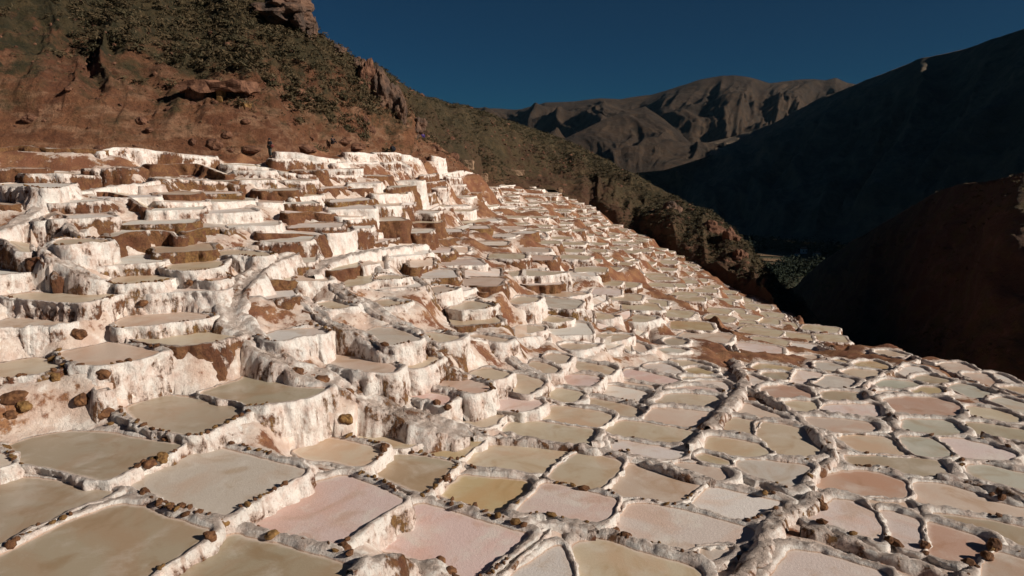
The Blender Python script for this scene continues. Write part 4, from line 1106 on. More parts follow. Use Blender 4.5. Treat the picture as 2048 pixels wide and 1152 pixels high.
# the smallest far pans, joined
if rest_objs:
    for name, idx, mat in (('far_pan_banks', 2, M_BANK), ('far_pan_brine', 1, M_BRINE)):
        bm = bmesh.new()
        for t_ in rest_objs:
            o = t_[idx]; me = o.data.copy(); me.transform(Matrix.Translation(t_[0].location + o.location)); bm.from_mesh(me); bpy.data.meshes.remove(me)
        me = bpy.data.meshes.new(name); bm.to_mesh(me); bm.free()
        o = link(name, me, mat); o.color = (.35, .7, .2, 1) if idx == 2 else (.56, .475, .345, .6)
        tag(o, 'the smallest pans crowded together on the far slope', 'salt pans', kind='stuff')
    for r_, b_, k_ in rest_objs:
        for o in (b_, k_, r_): bpy.data.objects.remove(o)

# ------------------------------------------------------------------ channels, banks and paths
M_CHAN = M_BANK
for name, s, w, h, groove, label in CHANNELS:
    px = chaikin(pxs(s), 0.25, 3, closed=False)
    P = on_slope(px[:, 0], px[:, 1])
    ci = [c[1] for c in CHANNELS].index(s)
    if ci in chan_pts: P = chan_pts[ci].copy()
    Xr, Zr = ray(px[:, 0], px[:, 1])
    for _ in range(0 if ci in chan_pts else 3):
        zz, _n = ground_z(P[:, :2], False); zz = np.minimum(zz + np.where(_n < .1, .3, 0), P[:, 2] + .6)
        for _k in range(4): zz[1:-1] = (zz[:-2] + 2 * zz[1:-1] + zz[2:]) / 4
        zz = zz + .07
        dd = np.clip((zz - CZ) / np.minimum(Zr, -.02), P[:, 1] * .85, P[:, 1] * 1.18); P = np.stack([dd * Xr, dd, CZ + dd * Zr], -1)
    dm = P[:, 1].mean()
    P = resample(P, max(0.07, 4.0 * dm / FPX), closed=False)
    for _ in range(6): P[1:-1, 2] = (P[:-2, 2] + 2 * P[1:-1, 2] + P[2:, 2]) / 4
    gz_ = P[:, 2]
    tg = np.gradient(P[:, :2], axis=0); tg /= np.linalg.norm(tg, axis=1)[:, None] + 1e-9
    nr = np.stack([tg[:, 1], -tg[:, 0]], -1)
    w, h = (w * .78, h * .62) if name == 'channel_bank' else (w * .85, h * .8) if name == 'channel_ridge' else (w, h)
    if name == 'salt_path': sec = [(-1.5, -1.2), (-1.3, -.4), (-1.1, .0), (-.8, h), (-.4, h * .8), (0, h * .75), (.4, h * .8), (.8, h), (1.1, 0), (1.3, -.4), (1.5, -1.2)]
    elif groove: sec = [(-1.9, -1.6), (-1.5, -.7), (-1.2, -.15), (-1.0, h * .7), (-.78, h), (-.55, h * .92), (-.40, h * .45), (-.2, h * .2), (0, h * .15), (.2, h * .2), (.40, h * .45), (.55, h * .92), (.78, h), (1.0, h * .7), (1.2, -.15), (1.5, -.7), (1.9, -1.6)]
    else: sec = [(-1.6, -1.5), (-1.25, -.5), (-1.0, .0), (-.85, h * .5), (-.6, h * .85), (-.3, h), (0, h * 1.02), (.3, h), (.6, h * .85), (.85, h * .5), (1.0, .0), (1.25, -.5), (1.6, -1.5)]
    sec = np.array(sec); n = len(P)
    taper = np.minimum(1, np.minimum(np.arange(n), np.arange(n)[::-1]) / 5.0) * 0.6 + 0.4
    wv = 0.72 * w * (1 + 0.55 * fbm(P * 0.9, 3, 31)) * taper
    Q = np.zeros((len(sec), n, 3))
    Q[..., :2] = P[None, :, :2] + nr[None] * (sec[:, 0:1] * wv[None])[..., None]
    Q[..., 2] = P[None, :, 2] + sec[:, 1:2] * (0.7 + 0.3 * taper)[None] - 0.02
    fl = Q.reshape(-1, 3)
    lump = (0.09 if groove else 0.17) * fbm(fl * 1.5, 3, 33) + (.04 if groove else .06) * vnoise(fl * 4.2, 34) + 0.02 * vnoise(fl * 12, 35)
    fl = fl + np.c_[0.5 * lump, 0.3 * lump, lump]
    o0 = P[len(P) // 2].copy()
    me = mesh_np(name, fl - o0, grid_quads(len(sec), n))
    add_attr(me, 'hw', np.full(len(fl), 0.5)); add_attr(me, 'rs', np.full(len(fl), 0.3))
    o = link(name, me, M_CHAN, None, o0)
    o.color = (0.22 if name != 'salt_path' else 0.1, 1.0, float(RNG.uniform(0, .6)), 1)
    if name == 'salt_path': tag(o, label, kind='structure')
    else: tag(o, label, {'water_channel': 'channel', 'channel_bank': 'bank', 'channel_ridge': 'ridge'}[name])
# ------------------------------------------------------------------ scrub and shrubs on the hillsides
def leaf_clump(seed, n, r=1.0, leaf=0.16, flat=0.7):
    """many small leaf faces spread through an uneven crown"""
    g = np.random.default_rng(seed)
    lob = g.normal(0, 0.42, (5, 3)) * np.array([1, 1, .5]) + np.array([0, 0, .42])
    rad = g.uniform(.25, .5, 5)
    k = g.integers(0, 5, n)
    dirs = g.normal(0, 1, (n, 3)); dirs /= np.linalg.norm(dirs, axis=1)[:, None]
    c = lob[k] + dirs * (rad[k] * g.uniform(.55, 1.0, n))[:, None]
    c[:, 2] = np.abs(c[:, 2]) * flat
    a = g.normal(0, 1, (n, 3)); a /= np.linalg.norm(a, axis=1)[:, None]
    b = np.cross(a, dirs); b /= np.linalg.norm(b, axis=1)[:, None] + 1e-9
    s = leaf * g.uniform(.6, 1.4, n)[:, None]
    v = np.stack([c - a * s * .9, c + b * s * .55, c + a * s * 1.1], 1).reshape(-1, 3) * r
    return v, np.arange(n * 3).reshape(-1, 3)

SHRUB = []
for k in range(6):
    v, t_ = leaf_clump(100 + k, 90, 1.0, 0.2)
    SHRUB.append(mesh_np('shrub', v, tris=t_, smooth=False)); SHRUB[-1].materials.append(M_LEAF if k % 2 else M_LEAF2)

def up_noise(P, f, s): return fbm(P * f, 4, s)
def scatter(h, n, seed, dens, lo=0.02, hi=1.0):
    g = np.random.default_rng(seed)
    a, b = g.random(n), lo + (hi - lo) * g.random(n) ** 0.9
    P = h.pos(a, b); d = dens(P, a, b); keep = g.random(n) < d
    u, v = project(P)
    keep &= (u > -120) & (u < 2170) & (v > -60)
    return P[keep], a[keep], b[keep]
densA = lambda P, a, b: np.clip(smooth01(0.9 * up_noise(P, .045, 201) + 0.6 * up_noise(P, .14, 203) + 0.50 * ((P[:, 2] - CZ) / 14 - .62) + 0.15 * smooth01(a, .45, .8), -.02, .32), 0.02, 1)
densB = lambda P, a, b: np.clip(smooth01(0.8 * up_noise(P, .035, 211) + 0.7 * up_noise(P, .11, 213) + .2 * (b - .3), -.2, .25), .06, 1) * (a < .90)
densE = lambda P, a, b: np.clip(smooth01(0.7 * up_noise(P, .06, 221), -.1, .35), .05, 1)
PA, aA, bA = scatter(HILL_A, 9000, 301, densA)
PB, aB, bB = scatter(HILL_B, 9500, 302, densB)
PE, aE, bE = scatter(HILL_E, 7000, 303, densE)
g = np.random.default_rng(5)
def size(P, lo, hi): return g.uniform(lo, hi, len(P)) ** 1.0
sA, sB, sE = size(PA, .3, 1.15), size(PB, .3, 1.15), size(PE, .4, 1.1)
allP = np.vstack([PA, PB]); allS = np.r_[sA, sB]; onA = np.r_[np.ones(len(PA), bool), np.zeros(len(PB), bool)]
big = np.argsort(-(allS * (1 + .35 * onA)) / allP[:, 1])[:292]
SHRUB_OBJ = []
for n_, i in enumerate(big):
    o = bpy.data.objects.new('shrub', SHRUB[n_ % 6]); COL.objects.link(o)
    P = allP[i]; r = allS[i] * 1.15
    o.location = P - np.array([0, 0, .12 * r]); o.scale = (r * g.uniform(.9, 1.4), r * g.uniform(.9, 1.3), r * g.uniform(.7, 1.0)); o.rotation_euler = (0, 0, g.uniform(0, 6.28))
    u, v = project(P)
    SHRUB_OBJ.append((o, u, v, 'dark green' if n_ % 2 else 'olive brown', bool(onA[i])))
# all the rest of the scrub as one ground cover per hillside
def cover(name, P, S, label, mat, n_leaf, leaf):
    vs_, ts_ = [], []; base = 0
    tpl = [leaf_clump(700 + k, n_leaf, 1.0, leaf) for k in range(12)]
    for k in range(12):
        idx = np.arange(k, len(P), 12)
        v0, t0 = tpl[k]
        an = g.uniform(0, 6.28, len(idx)); ca, sa = np.cos(an), np.sin(an)
        s_ = S[idx]
        V = v0[None] * s_[:, None, None]
        X = V[..., 0] * ca[:, None] - V[..., 1] * sa[:, None]; Y = V[..., 0] * sa[:, None] + V[..., 1] * ca[:, None]
        W = np.stack([X + P[idx, 0:1], Y + P[idx, 1:2], V[..., 2] * .85 + P[idx, 2:3] - .1 * s_[:, None]], -1).reshape(-1, 3)
        vs_.append(W); ts_.append((np.arange(len(W)).reshape(-1, 3)) + base); base += len(W)
    me = mesh_np(name, np.vstack(vs_), tris=np.vstack(ts_), smooth=False)
    tag(link(name, me, mat), label, 'scrub', kind='stuff')
rest = np.setdiff1d(np.arange(len(allP)), big)
rA = rest[onA[rest]]; rB = rest[~onA[rest]]
cover('hillside_scrub', allP[rA], allS[rA] * .9, 'dry scrub covering the upper red hillside', M_LEAF2, 20, .30)
cover('spur_scrub', allP[rB], allS[rB] * .9, 'dark scrub covering the hillside behind the terraces', M_LEAF, 13, .37)
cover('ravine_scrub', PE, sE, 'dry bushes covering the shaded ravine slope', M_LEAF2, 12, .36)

PT, aT, bT = scatter(HILL_A, 9000, 305, lambda P, a, b: np.clip(.10 + 1.1 * up_noise(P, .11, 251) + .5 * up_noise(P, .4, 252), .02, 1), 0.0)
cover('hillside_grass', PT, size(PT, .10, .34), 'dry grass tufts dotting the bare red hillside', M_LEAF2, 9, .42)
# ------------------------------------------------------------------ rocks: boulders, ribs and pinnacles
def rock_mesh(name, seed, ax, rough=.35, sub=3, f=1.1, mat=None, cut=True):
    bm = bmesh.new(); bmesh.ops.create_icosphere(bm, subdivisions=sub, radius=1.0)
    co = np.array([v.co[:] for v in bm.verts]); off = np.array([seed * 3.7, seed * 1.3, seed * .7])
    cell = np.round((fbm(co * f + off, 2, seed)) * 3.5) / 3.5 * .55 + fbm(co * f + off, 4, seed) * .6
    co = co * (1 + rough * cell)[:, None] + 0.06 * np.stack([vnoise(co * 4 + off + k, seed + k) for k in range(3)], -1)
    co = co * np.array(ax)
    for v, c in zip(bm.verts, co): v.co = c
    for q in bm.faces: q.smooth = False
    me = bpy.data.meshes.new(name); bm.to_mesh(me); bm.free()
    if mat: me.materials.append(mat)
    return me
def hill_hit(h, u, v):
    """point of a hillside mesh seen at photo pixel u, v"""
    P = h.P.reshape(-1, 3); U, V = project(P); d = (U - u) ** 2 + (V - v) ** 2 + (P[:, 1] * .02)
    return P[d.argmin()].copy()
ROCKS = [
 (432,292,16,13,'large dark red boulder in the row under the red hillside, left of the walker'),
 (288,246,13,11,'lone reddish boulder sitting on the bare slope above the white terrace end'),
 (300,262,11,6,'flat grey red boulder beside the lone reddish boulder'),
 (62,238,14,9,'brown boulder on the smooth red slope at the left'),
 (385,285,9,8,'small dark boulder left of the large dark red one'),
 (456,272,12,8,'pale topped boulder behind the large dark red one'),
 (494,243,12,6,'low dark boulder on the tan scree above the walker'),
 (730,245,9,12,'dark broken rock on the red slope below the ridge ribs'),
 (742,262,10,9,'red broken rock under the dark broken rock'),
 (545,160,12,7,'rock nub in the scrub below the dark cliff'),
 (598,186,13,9,'red rock face patch on the upper slope'),
 (140,178,10,6,'small rock on the scrubby upper left slope'),
 (505,300,22,9,'brown earth boulder just left of the walker'),
 (610,299,30,10,'long ochre earth boulder right of the walker'),
 (712,296,24,9,'yellowish earth boulder above the top white walls'),
 (690,284,16,9,'dark red boulder behind the yellowish earth boulder'),
 (870,300,12,9,'dark hollow rock above the last top terraces'),
 (905,318,16,12,'tan rock outcrop at the end of the red hillside'),
]
for k, (u, v, hw, hh, lab) in enumerate(ROCKS):
    P = hill_hit(HILL_A, u, v); sc = P[1] / FPX
    me = rock_mesh('boulder', 400 + k, (hw * sc * .85, hw * sc * .7, hh * sc * .85), .42, 3, 1.3, M_ROCK)
    o = link('boulder', me, None, None, P + np.array([0, -.2 * hw * sc, hh * sc * .15])); o.rotation_euler = (0, 0, k * 1.3)
    tag(o, lab, 'boulder')
OUT = [
 (570,14,46,26,'dark cliff knob on the skyline at the top', M_CLIFF, 1.2),
 (598,40,26,22,'dark cliff shoulder below the skyline knob', M_CLIFF, 1.2),
 (628,62,7,26,'thin pointed rock pinnacle on the skyline', M_CLIFF, .8),
 (618,70,7,18,'shorter rock spike beside the pinnacle', M_CLIFF, .8),
 (648,88,16,12,'low rock on the skyline right of the pinnacle', M_CLIFF, 1),
 (735,150,14,26,'reddish rock rib on the ridge, leftmost of the three', M_ROCK, 1),
 (762,172,15,34,'dark rock rib on the ridge between two others', M_CLIFF, 1),
 (790,205,16,34,'tall dark rock rib ending the red hillside', M_CLIFF, 1),
 (806,222,10,26,'narrow rock fin right of the tall dark rib', M_CLIFF, 1),
 (838,252,14,18,'broken rock step low on the hillside edge', M_CLIFF, 1),
 (716,128,12,14,'small crag on the ridge above the reddish rib', M_CLIFF, 1),
 (680,100,12,9,'small crag on the skyline between pinnacle and ribs', M_CLIFF, 1),
]
for k, (u, v, hw, hh, lab, mt, yy) in enumerate(OUT):
    P = hill_hit(HILL_A, u, v + hh * .5); sc = P[1] / FPX
    me = rock_mesh('rock_outcrop', 500 + k, (hw * sc, hw * sc * 1.1 * yy, hh * sc), .55, 4, 1.5, mt)
    o = link('rock_outcrop', me, None, None, P + np.array([0, 0, hh * sc * .35])); o.rotation_euler = (.12, .15 * math.sin(k), k * .7)
    tag(o, lab, 'rock outcrop')
for k, (u, v, hw, hh, lab) in enumerate([(1425,462,26,22,'rough rock face at the end spur above the ravine'), (1462,478,18,22,'rocky nose of the end spur'), (1480,512,14,16,'rock step below the nose of the end spur'), (1345,420,22,18,'dark crag in the shaded gully of the scrubby hillside')]):
    P = hill_hit(HILL_B, u, v); sc = P[1] / FPX
    me = rock_mesh('rock_outcrop', 560 + k, (hw * sc, hw * sc, hh * sc), .55, 4, 1.5, M_ROCK if k < 3 else M_CLIFF)
    tag(link('rock_outcrop', me, None, None, P - np.array([0, -.4 * hw * sc, .2 * hh * sc])), lab, 'rock outcrop')
# every shrub is told by the rock it grows nearest to
LAND = [(u, v, l) for u, v, a_, b_, l in ROCKS] + [(q[0], q[1], q[4]) for q in OUT]
LANDB = [(1425, 462, 'rough rock face at the end spur'), (1345, 420, 'dark crag in the shaded gully'), (936, 330, 'ruined ochre hut wall'), (1030, 344, 'long low ruined wall'), (1120, 380, 'small block wall'), (1480, 512, 'rock step below the end spur')]
for o, u, v, colr, a_ in SHRUB_OBJ:
    L = LAND if a_ else LANDB
    x, y, l = min(L, key=lambda q: (q[0] - u) ** 2 + (q[1] - v) ** 2)
    dx, dy = u - x, v - y; r_ = math.hypot(dx, dy)
    ver, hor = ('above' if dy < 0 else 'below'), ('left' if dx < 0 else 'right')
    dr = ver if abs(dy) > 2.4 * abs(dx) else hor + ' of' if abs(dx) > 2.4 * abs(dy) else ver + ' and ' + hor + ' of'
    nr = 'just' if r_ < 20 else 'close' if r_ < 36 else 'a short way' if r_ < 58 else 'some way' if r_ < 85 else 'well' if r_ < 115 else 'far' if r_ < 150 else 'very far'
    big_ = 'largish' if o.scale[0] > 1.35 else 'smallish' if o.scale[0] < .95 else 'middling'
    l = ' '.join(l.split()[:6])
    for cut_ in (' on the', ' in the', ' between', ' sitting', ' beside', ' below', ' right', ' left', ' of', ' at the', ' ending', ' above', ' under', ' under the'):
        k = l.find(cut_)
        if k > 8: l = l[:k]
    tag(o, short(f'{big_} {colr} shrub {nr} {dr} the {l}'), 'shrub', 'shrubs on the red hillside' if a_ else 'shrubs on the scrubby hillside')
# boulders set into banks and walls of the near terraces
for k, (u, v, r, lab) in enumerate([
 (206,748,13,'brown boulder stuck at the top of the tall white wall beside the pink ramp'), (112,757,12,'ochre boulder on the bank below the beige pan at the left edge'),
 (28,795,20,'largest ochre boulder of the stony brown bank at the left edge'), (48,812,14,'ochre boulder under the largest one in the stony bank'),
 (22,830,12,'low brown boulder in the stony bank near the left edge'), (210,830,17,'dark boulder where the shaded bank meets the olive pan'),
 (165,800,16,'brown boulder in the stony bank left of the pink ramp'), (286,606,8,'round brown stone in the white bank over the rosy pan'),
 (158,668,14,'brown hollowed boulder in the white bank at the left'), (380,565,7,'dark boulder pair beside the small salmon pan'),
 (695,785,10,'brown boulder at the top corner of the dripping wall under the channel'), (595,745,14,'dark brown boulder on the channel bank over the olive pan'),
 (640,765,17,'dark boulder overhanging the olive pan under the channel'), (690,838,14,'orange boulder low in the dripping white wall'),
 (872,806,9,'dark round boulder on the dyke above the pale pink pan'), (895,815,7,'orange boulder beside the dark round one on the dyke'),
 (688,1098,15,'dark mossy boulder on the corner of two dykes near the bottom'), (545,1070,13,'ochre boulder on the dyke in front of the pink frosted pan'),
 (605,1082,10,'dark pointed stone on the dyke in front of the pink frosted pan'), (880,1125,14,'dark elongated boulder in front of the dusky pink pan'),
 (900,1142,12,'ochre boulder beside the dark elongated one at the bottom'), (1250,1074,13,'dark jagged boulder on the thick rounded dyke'),
 (1232,1062,10,'brown boulder behind the dark jagged one'), (1385,1112,13,'big brown boulder at the end of the thick rounded dyke'),
 (1515,1098,13,'ochre boulder on the rounded salt mound'), (1480,1120,12,'dark upright boulder in the hollow beside the mound'),
 (1640,1010,14,'dark brown scar rock on the white mound'), (1990,1090,16,'dark rough boulder between the salmon pan and the corner pan'),
 (1975,1112,12,'brown rough boulder in front of the dark one, bottom right'), (1778,1080,10,'dark stone in the dyke between the two pale pink pans'),
 (1850,1090,10,'dark stone in the dyke beside the salmon pan'), (290,985,13,'dark brown boulder on the dyke junction left of the pale grey pan'),
 (450,1045,13,'ochre boulder where four dykes meet at the bottom left'), (420,1072,13,'long brown boulder below the four way dyke junction'),
 (325,915,13,'ochre boulder row stone on the dyke left of the pale grey pan'), (300,928,11,'brown boulder lower in the same row on that dyke'),
 (770,895,10,'brown upright boulder where three small dykes meet')]):
    X, Z = ray(u, v); d0 = float(depth(u, v)); dd = d0 * np.linspace(.88, 1.15, 160)
    q = np.stack([dd * X, dd], -1); gzz = ground_at(q)
    top = np.full(len(q), -1e9)
    for p in pans:
        if p.kind != 'A' and p.kind != 'B': continue
        if abs(p.d - d0) > 12: continue
        dist, _ = seg_near(q, p.poly); ins = in_poly(q, p.poly)
        top = np.where(ins | (dist < .35), np.maximum(top, p.z + .1), top)
    sfc = np.maximum(gzz, top); hit = np.nonzero(CZ + dd * Z <= sfc)[0]
    i = hit[0] if len(hit) else 80
    P = np.array([q[i, 0], q[i, 1], CZ + dd[i] * Z]); r_ = r * dd[i] / FPX
    me = rock_mesh('boulder', 600 + k, (r_ * 1.15, r_ * .9, r_ * .85), .4, 3, 1.3, M_STONE if 'dark' in lab or 'brown' in lab else M_STONE2)
    o = link('boulder', me, None, None, P); o.rotation_euler = (0, 0, k * 1.9)
    tag(o, lab, 'boulder')

# loose rubble lying on the red slope, too many to count
def rubble(name, h, n, seed, lo, hi, dens, mat, label):
    P, a, b = scatter(h, n, seed, dens); gq = np.random.default_rng(seed)
    tp = []
    for k in range(8):
        bm = bmesh.new(); bmesh.ops.create_icosphere(bm, subdivisions=1, radius=1.0)
        co = np.array([v.co[:] for v in bm.verts]); tp.append((co * (1 + .5 * vnoise(co * 1.3 + k * 7, k))[:, None] * np.array([1, .8, .7]), np.array([[v.index for v in f.verts] for f in bm.faces]))); bm.free()
    V_, T_, bs = [], [], 0
    for k in range(8):
        ix = np.arange(k, len(P), 8); s_ = gq.uniform(lo, hi, len(ix)) ** 2 / hi
        W = (tp[k][0][None] * s_[:, None, None] + P[ix][:, None]).reshape(-1, 3); nv = len(tp[k][0])
        V_.append(W); T_.append((tp[k][1][None] + (np.arange(len(ix)) * nv)[:, None, None]).reshape(-1, 3) + bs); bs += len(W)
    tag(link(name, mesh_np(name, np.vstack(V_), tris=np.vstack(T_), smooth=False), mat), label, 'rubble', kind='stuff')
rubble('hillside_rubble', HILL_A, 3200, 330, .08, .38, lambda P, a, b: np.clip(.25 + .9 * up_noise(P, .09, 231) + .35 * (.5 - b), .03, 1), M_ROCK, 'loose red rubble scattered over the bare hillside')
rubble('spur_rubble', HILL_B, 2200, 331, .15, .8, lambda P, a, b: np.clip(.1 + 1.0 * up_noise(P, .05, 241), .02, 1) * (a < .88), M_ROCK, 'loose rock scattered over the scrubby hillside')

# ------------------------------------------------------------------ the overhang dwelling, ruined walls
def box_bm(bm, lo, hi, rough=0.0, cuts=3, seed=0):
    r = bmesh.ops.create_cube(bm, size=1.0); vs_ = r['verts']
    for v in vs_: v.co = Vector([lo[i] + (v.co[i] + .5) * (hi[i] - lo[i]) for i in range(3)])
    if cuts:
        es = list({e for v in vs_ for e in v.link_edges}); bmesh.ops.subdivide_edges(bm, edges=es, cuts=cuts, use_grid_fill=True)
def rough_obj(name, boxes, mat, parent, amp, seed, cuts=5):
    bm = bmesh.new()
    for lo, hi in boxes: box_bm(bm, lo, hi, 0, cuts)
    co = np.array([v.co[:] for v in bm.verts])
    nn = np.stack([fbm(co * 1.3 + 5 * k, 3, seed + k) for k in range(3)], -1) * amp
    for v, c in zip(bm.verts, co + nn): v.co = c
    me = bpy.data.meshes.new(name); bm.to_mesh(me); bm.free()
    return link(name, me, mat, parent)
P = hill_hit(HILL_A, 425, 206); sc = P[1] / FPX
hut = tag(empty('earth_shelter', P + np.array([0, .3, -.3])), 'red earth shelter with dark doorway under an eroded overhang on the hillside', 'shelter')
s_ = sc
rough_obj('roof', [((-62 * s_, -.2, 30 * s_), (58 * s_, 4.5, 50 * s_))], M_ROCK, hut, .5, 71, 7)
rough_obj('side_wall', [((-60 * s_, .5, -6 * s_), (-20 * s_, 4.2, 32 * s_))], M_ROCK, hut, .35, 72)
rough_obj('pillar', [((6 * s_, .1, -8 * s_), (17 * s_, 1.2, 31 * s_))], M_STONE2, hut, .12, 73)
rough_obj('back_wall', [((-22 * s_, 3.2, -6 * s_), (40 * s_, 4.4, 32 * s_))], M_CLIFF, hut, .2, 74)
rough_obj('rubble_heap', [((18 * s_, .8, -10 * s_), (54 * s_, 4, 8 * s_))], M_STONE2, hut, .4, 75)
for k, (h_, u, v, w_, hh, lab) in enumerate([
 (HILL_B, 936, 330, 9, 9, 'ruined ochre stone hut wall above the last high terraces'), (HILL_B, 966, 356, 9, 9, 'pale square stone wall beside the distant top terraces'),
 (HILL_B, 1030, 344, 17, 4, 'long low ruined wall on the brown shelf of the scrubby hillside'), (HILL_B, 1120, 380, 4, 5, 'small block wall at the far end of the distant top terraces')]):
    P = hill_hit(h_, u, v); q = P[1] / FPX
    r_ = tag(empty('stone_ruin', P + np.array([0, -1.5, 0])), lab, 'ruin')
    rough_obj('wall', [((-w_ * q, -.3, -1.0), (w_ * q, .3, hh * q))], M_WALL, r_, .30, 80 + k, 6)
    rough_obj('wall', [((w_ * q * .8, -.2, -1.0), (w_ * q * 1.1, 2.6, hh * q * .8))], M_WALL, r_, .30, 90 + k, 5)

# ------------------------------------------------------------------ people
M_SKIN = plain('brown skin', (0.16, 0.075, 0.045), (0.20, 0.095, 0.06), 6, .6, 0)
M_DARK = plain('dark cloth', (0.012, 0.012, 0.016), (0.026, 0.024, 0.030), 8, .9, .3)
M_GREYC = plain('grey green cloth', (0.035, 0.038, 0.036), (0.06, 0.06, 0.055), 8, .9, .3)
M_RED = plain('dark red cloth', (0.14, 0.035, 0.030), (0.20, 0.06, 0.05), 8, .9, .3)
M_VIOLET = plain('violet cloth', (0.045, 0.03, 0.20), (0.10, 0.07, 0.32), 8, .9, .3)
M_HAIR = plain('black hair', (0.008, 0.006, 0.006), (0.02, 0.015, 0.012), 8, .7, .2)
def skin_obj(name, pts, edges, rad, mat, parent, sub=1, root=0):
    me = bpy.data.meshes.new(name); me.from_pydata(pts, edges, []); me.update()
    o = link(name, me, mat, parent)
    sk = o.modifiers.new('skin', 'SKIN'); sk.use_smooth_shade = True
    for k, r in enumerate(rad):
        me.skin_vertices[0].data[k].radius = (r, r) if isinstance(r, (int, float)) else r
    me.skin_vertices[0].data[root].use_root = True
    o.modifiers.new('sub', 'SUBSURF').levels = sub; o.modifiers['sub'].render_levels = sub
    return o
def figure(loc, rz, label, pose, top, low):
    r = tag(empty('person', loc, rz), label, 'person')
    if pose == 'stand':
        J = dict(pel=(0, 0, .92), wst=(0, 0, 1.06), chs=(0, -.01, 1.28), nck=(0, 0, 1.44), chn=(0, -.03, 1.50), hd=(0, -.02, 1.58), crn=(0, 0, 1.66),
                 hl=(-.09, 0, .88), kl=(-.10, -.03, .49), al=(-.10, .02, .09), tl=(-.11, -.13, .04), hr=(.09, 0, .88), kr=(.11, -.06, .49), ar=(.12, .05, .10), tr=(.13, -.10, .04),
                 sl=(-.18, 0, 1.39), el=(-.24, .04, 1.13), wl=(-.20, -.12, .93), fl=(-.19, -.17, .85), sr=(.18, 0, 1.39), er=(.27, .02, 1.14), wr=(.16, -.20, 1.08), fr=(.10, -.25, 1.08))
    else:
        J = dict(pel=(0, 0, .16), wst=(0, -.03, .30), chs=(0, -.08, .52), nck=(0, -.10, .68), chn=(0, -.14, .74), hd=(0, -.13, .82), crn=(0, -.11, .90),
                 hl=(-.09, -.04, .15), kl=(-.17, -.40, .36), al=(-.12, -.62, .07), tl=(-.12, -.74, .04), hr=(.09, -.04, .15), kr=(.18, -.42, .33), ar=(.14, -.64, .07), tr=(.15, -.76, .04),
                 sl=(-.18, -.08, .63), el=(-.26, -.22, .42), wl=(-.14, -.40, .40), fl=(-.08, -.46, .39), sr=(.18, -.08, .63), er=(.26, -.22, .42), wr=(.14, -.40, .40), fr=(.06, -.46, .38))
    n = list(J); ix = {k: i for i, k in enumerate(n)}
    E = [('pel', 'wst'), ('wst', 'chs'), ('chs', 'nck'), ('nck', 'chn'), ('chn', 'hd'), ('hd', 'crn')]
    for s in 'lr': E += [('pel', 'h' + s), ('h' + s, 'k' + s), ('k' + s, 'a' + s), ('a' + s, 't' + s), ('chs', 's' + s), ('s' + s, 'e' + s), ('e' + s, 'w' + s), ('w' + s, 'f' + s)]
    R = dict(pel=.13, wst=.12, chs=(.16, .11), nck=.055, chn=.07, hd=.10, crn=.06)
    for s in 'lr': R.update({'h' + s: .085, 'k' + s: .06, 'a' + s: .042, 't' + s: .04, 's' + s: .055, 'e' + s: .042, 'w' + s: .030, 'f' + s: .028})
    skin_obj('body', [J[k] for k in n], [(ix[a], ix[b]) for a, b in E], [R[k] for k in n], M_SKIN, r)
    def sub_skin(name, ks, es, grow, mat, cut=None):
        P_ = [Vector(J[k]) for k in ks]
        if cut:
            for k, (a, t) in cut.items(): P_[ks.index(k)] = Vector(J[a]).lerp(Vector(J[k]), t)
        return skin_obj(name, P_, [(ks.index(a), ks.index(b)) for a, b in es], [(R[k][0] + grow, R[k][1] + grow) if isinstance(R[k], tuple) else R[k] + grow for k in ks], mat, r)
    sub_skin('jacket', ['pel', 'wst', 'chs', 'sl', 'el', 'wl', 'sr', 'er', 'wr'], [('pel', 'wst'), ('wst', 'chs'), ('chs', 'sl'), ('sl', 'el'), ('el', 'wl'), ('chs', 'sr'), ('sr', 'er'), ('er', 'wr')], .03, top, {'wl': ('el', .9), 'wr': ('er', .9)})
    sub_skin('trousers', ['pel', 'hl', 'kl', 'al', 'hr', 'kr', 'ar'], [('pel', 'hl'), ('hl', 'kl'), ('kl', 'al'), ('pel', 'hr'), ('hr', 'kr'), ('kr', 'ar')], .026, low, {'al': ('kl', .9), 'ar': ('kr', .9)})
    h = Vector(J['hd'])
    bm = bmesh.new(); bmesh.ops.create_icosphere(bm, subdivisions=2, radius=.125, matrix=Matrix.Translation(h + Vector((0, .025, .035))))
    for v in bm.verts: v.co.z = max(v.co.z, h.z - .02)
    me = bpy.data.meshes.new('hair'); bm.to_mesh(me); bm.free(); link('hair', me, M_HAIR, r)
    for s in (-1, 1):                       # hands with five fingers
        w = Vector(J['wl' if s < 0 else 'wr']); f = Vector(J['fl' if s < 0 else 'fr']); d = (f - w).normalized(); sd = d.cross(Vector((0, 0, 1))).normalized()
        pts = [w, w + d * .08]; ed = [(0, 1)]; rd = [.024, .034]
        for k in range(4):
            b = w + d * .09 + sd * (-.027 + .018 * k); pts += [b, b + d * .04, b + d * .065 + Vector((0, 0, -.02))]; q_ = len(pts); ed += [(1, q_ - 3), (q_ - 3, q_ - 2), (q_ - 2, q_ - 1)]; rd += [.0095, .0085, .0075]
        b = w + d * .04 + sd * s * .03; pts += [b, b + sd * s * .03 + d * .03]; q_ = len(pts); ed += [(1, q_ - 2), (q_ - 2, q_ - 1)]; rd += [.011, .009]
        skin_obj('hand', pts, ed, rd, M_SKIN, r, 1)
    return r
def stand_on(u, v, h=None):
    if h is not None: return hill_hit(h, u, v)
    P = on_slope(np.array([u]), np.array([v]))[0]; return P
P = stand_on(541, 314)
walker = figure(P + np.array([0, 0, 0]), -.5, 'person in dark clothes standing on the topmost white terrace', 'stand', M_DARK, M_GREYC)
bm = bmesh.new(); bmesh.ops.create_icosphere(bm, subdivisions=2, radius=.17)
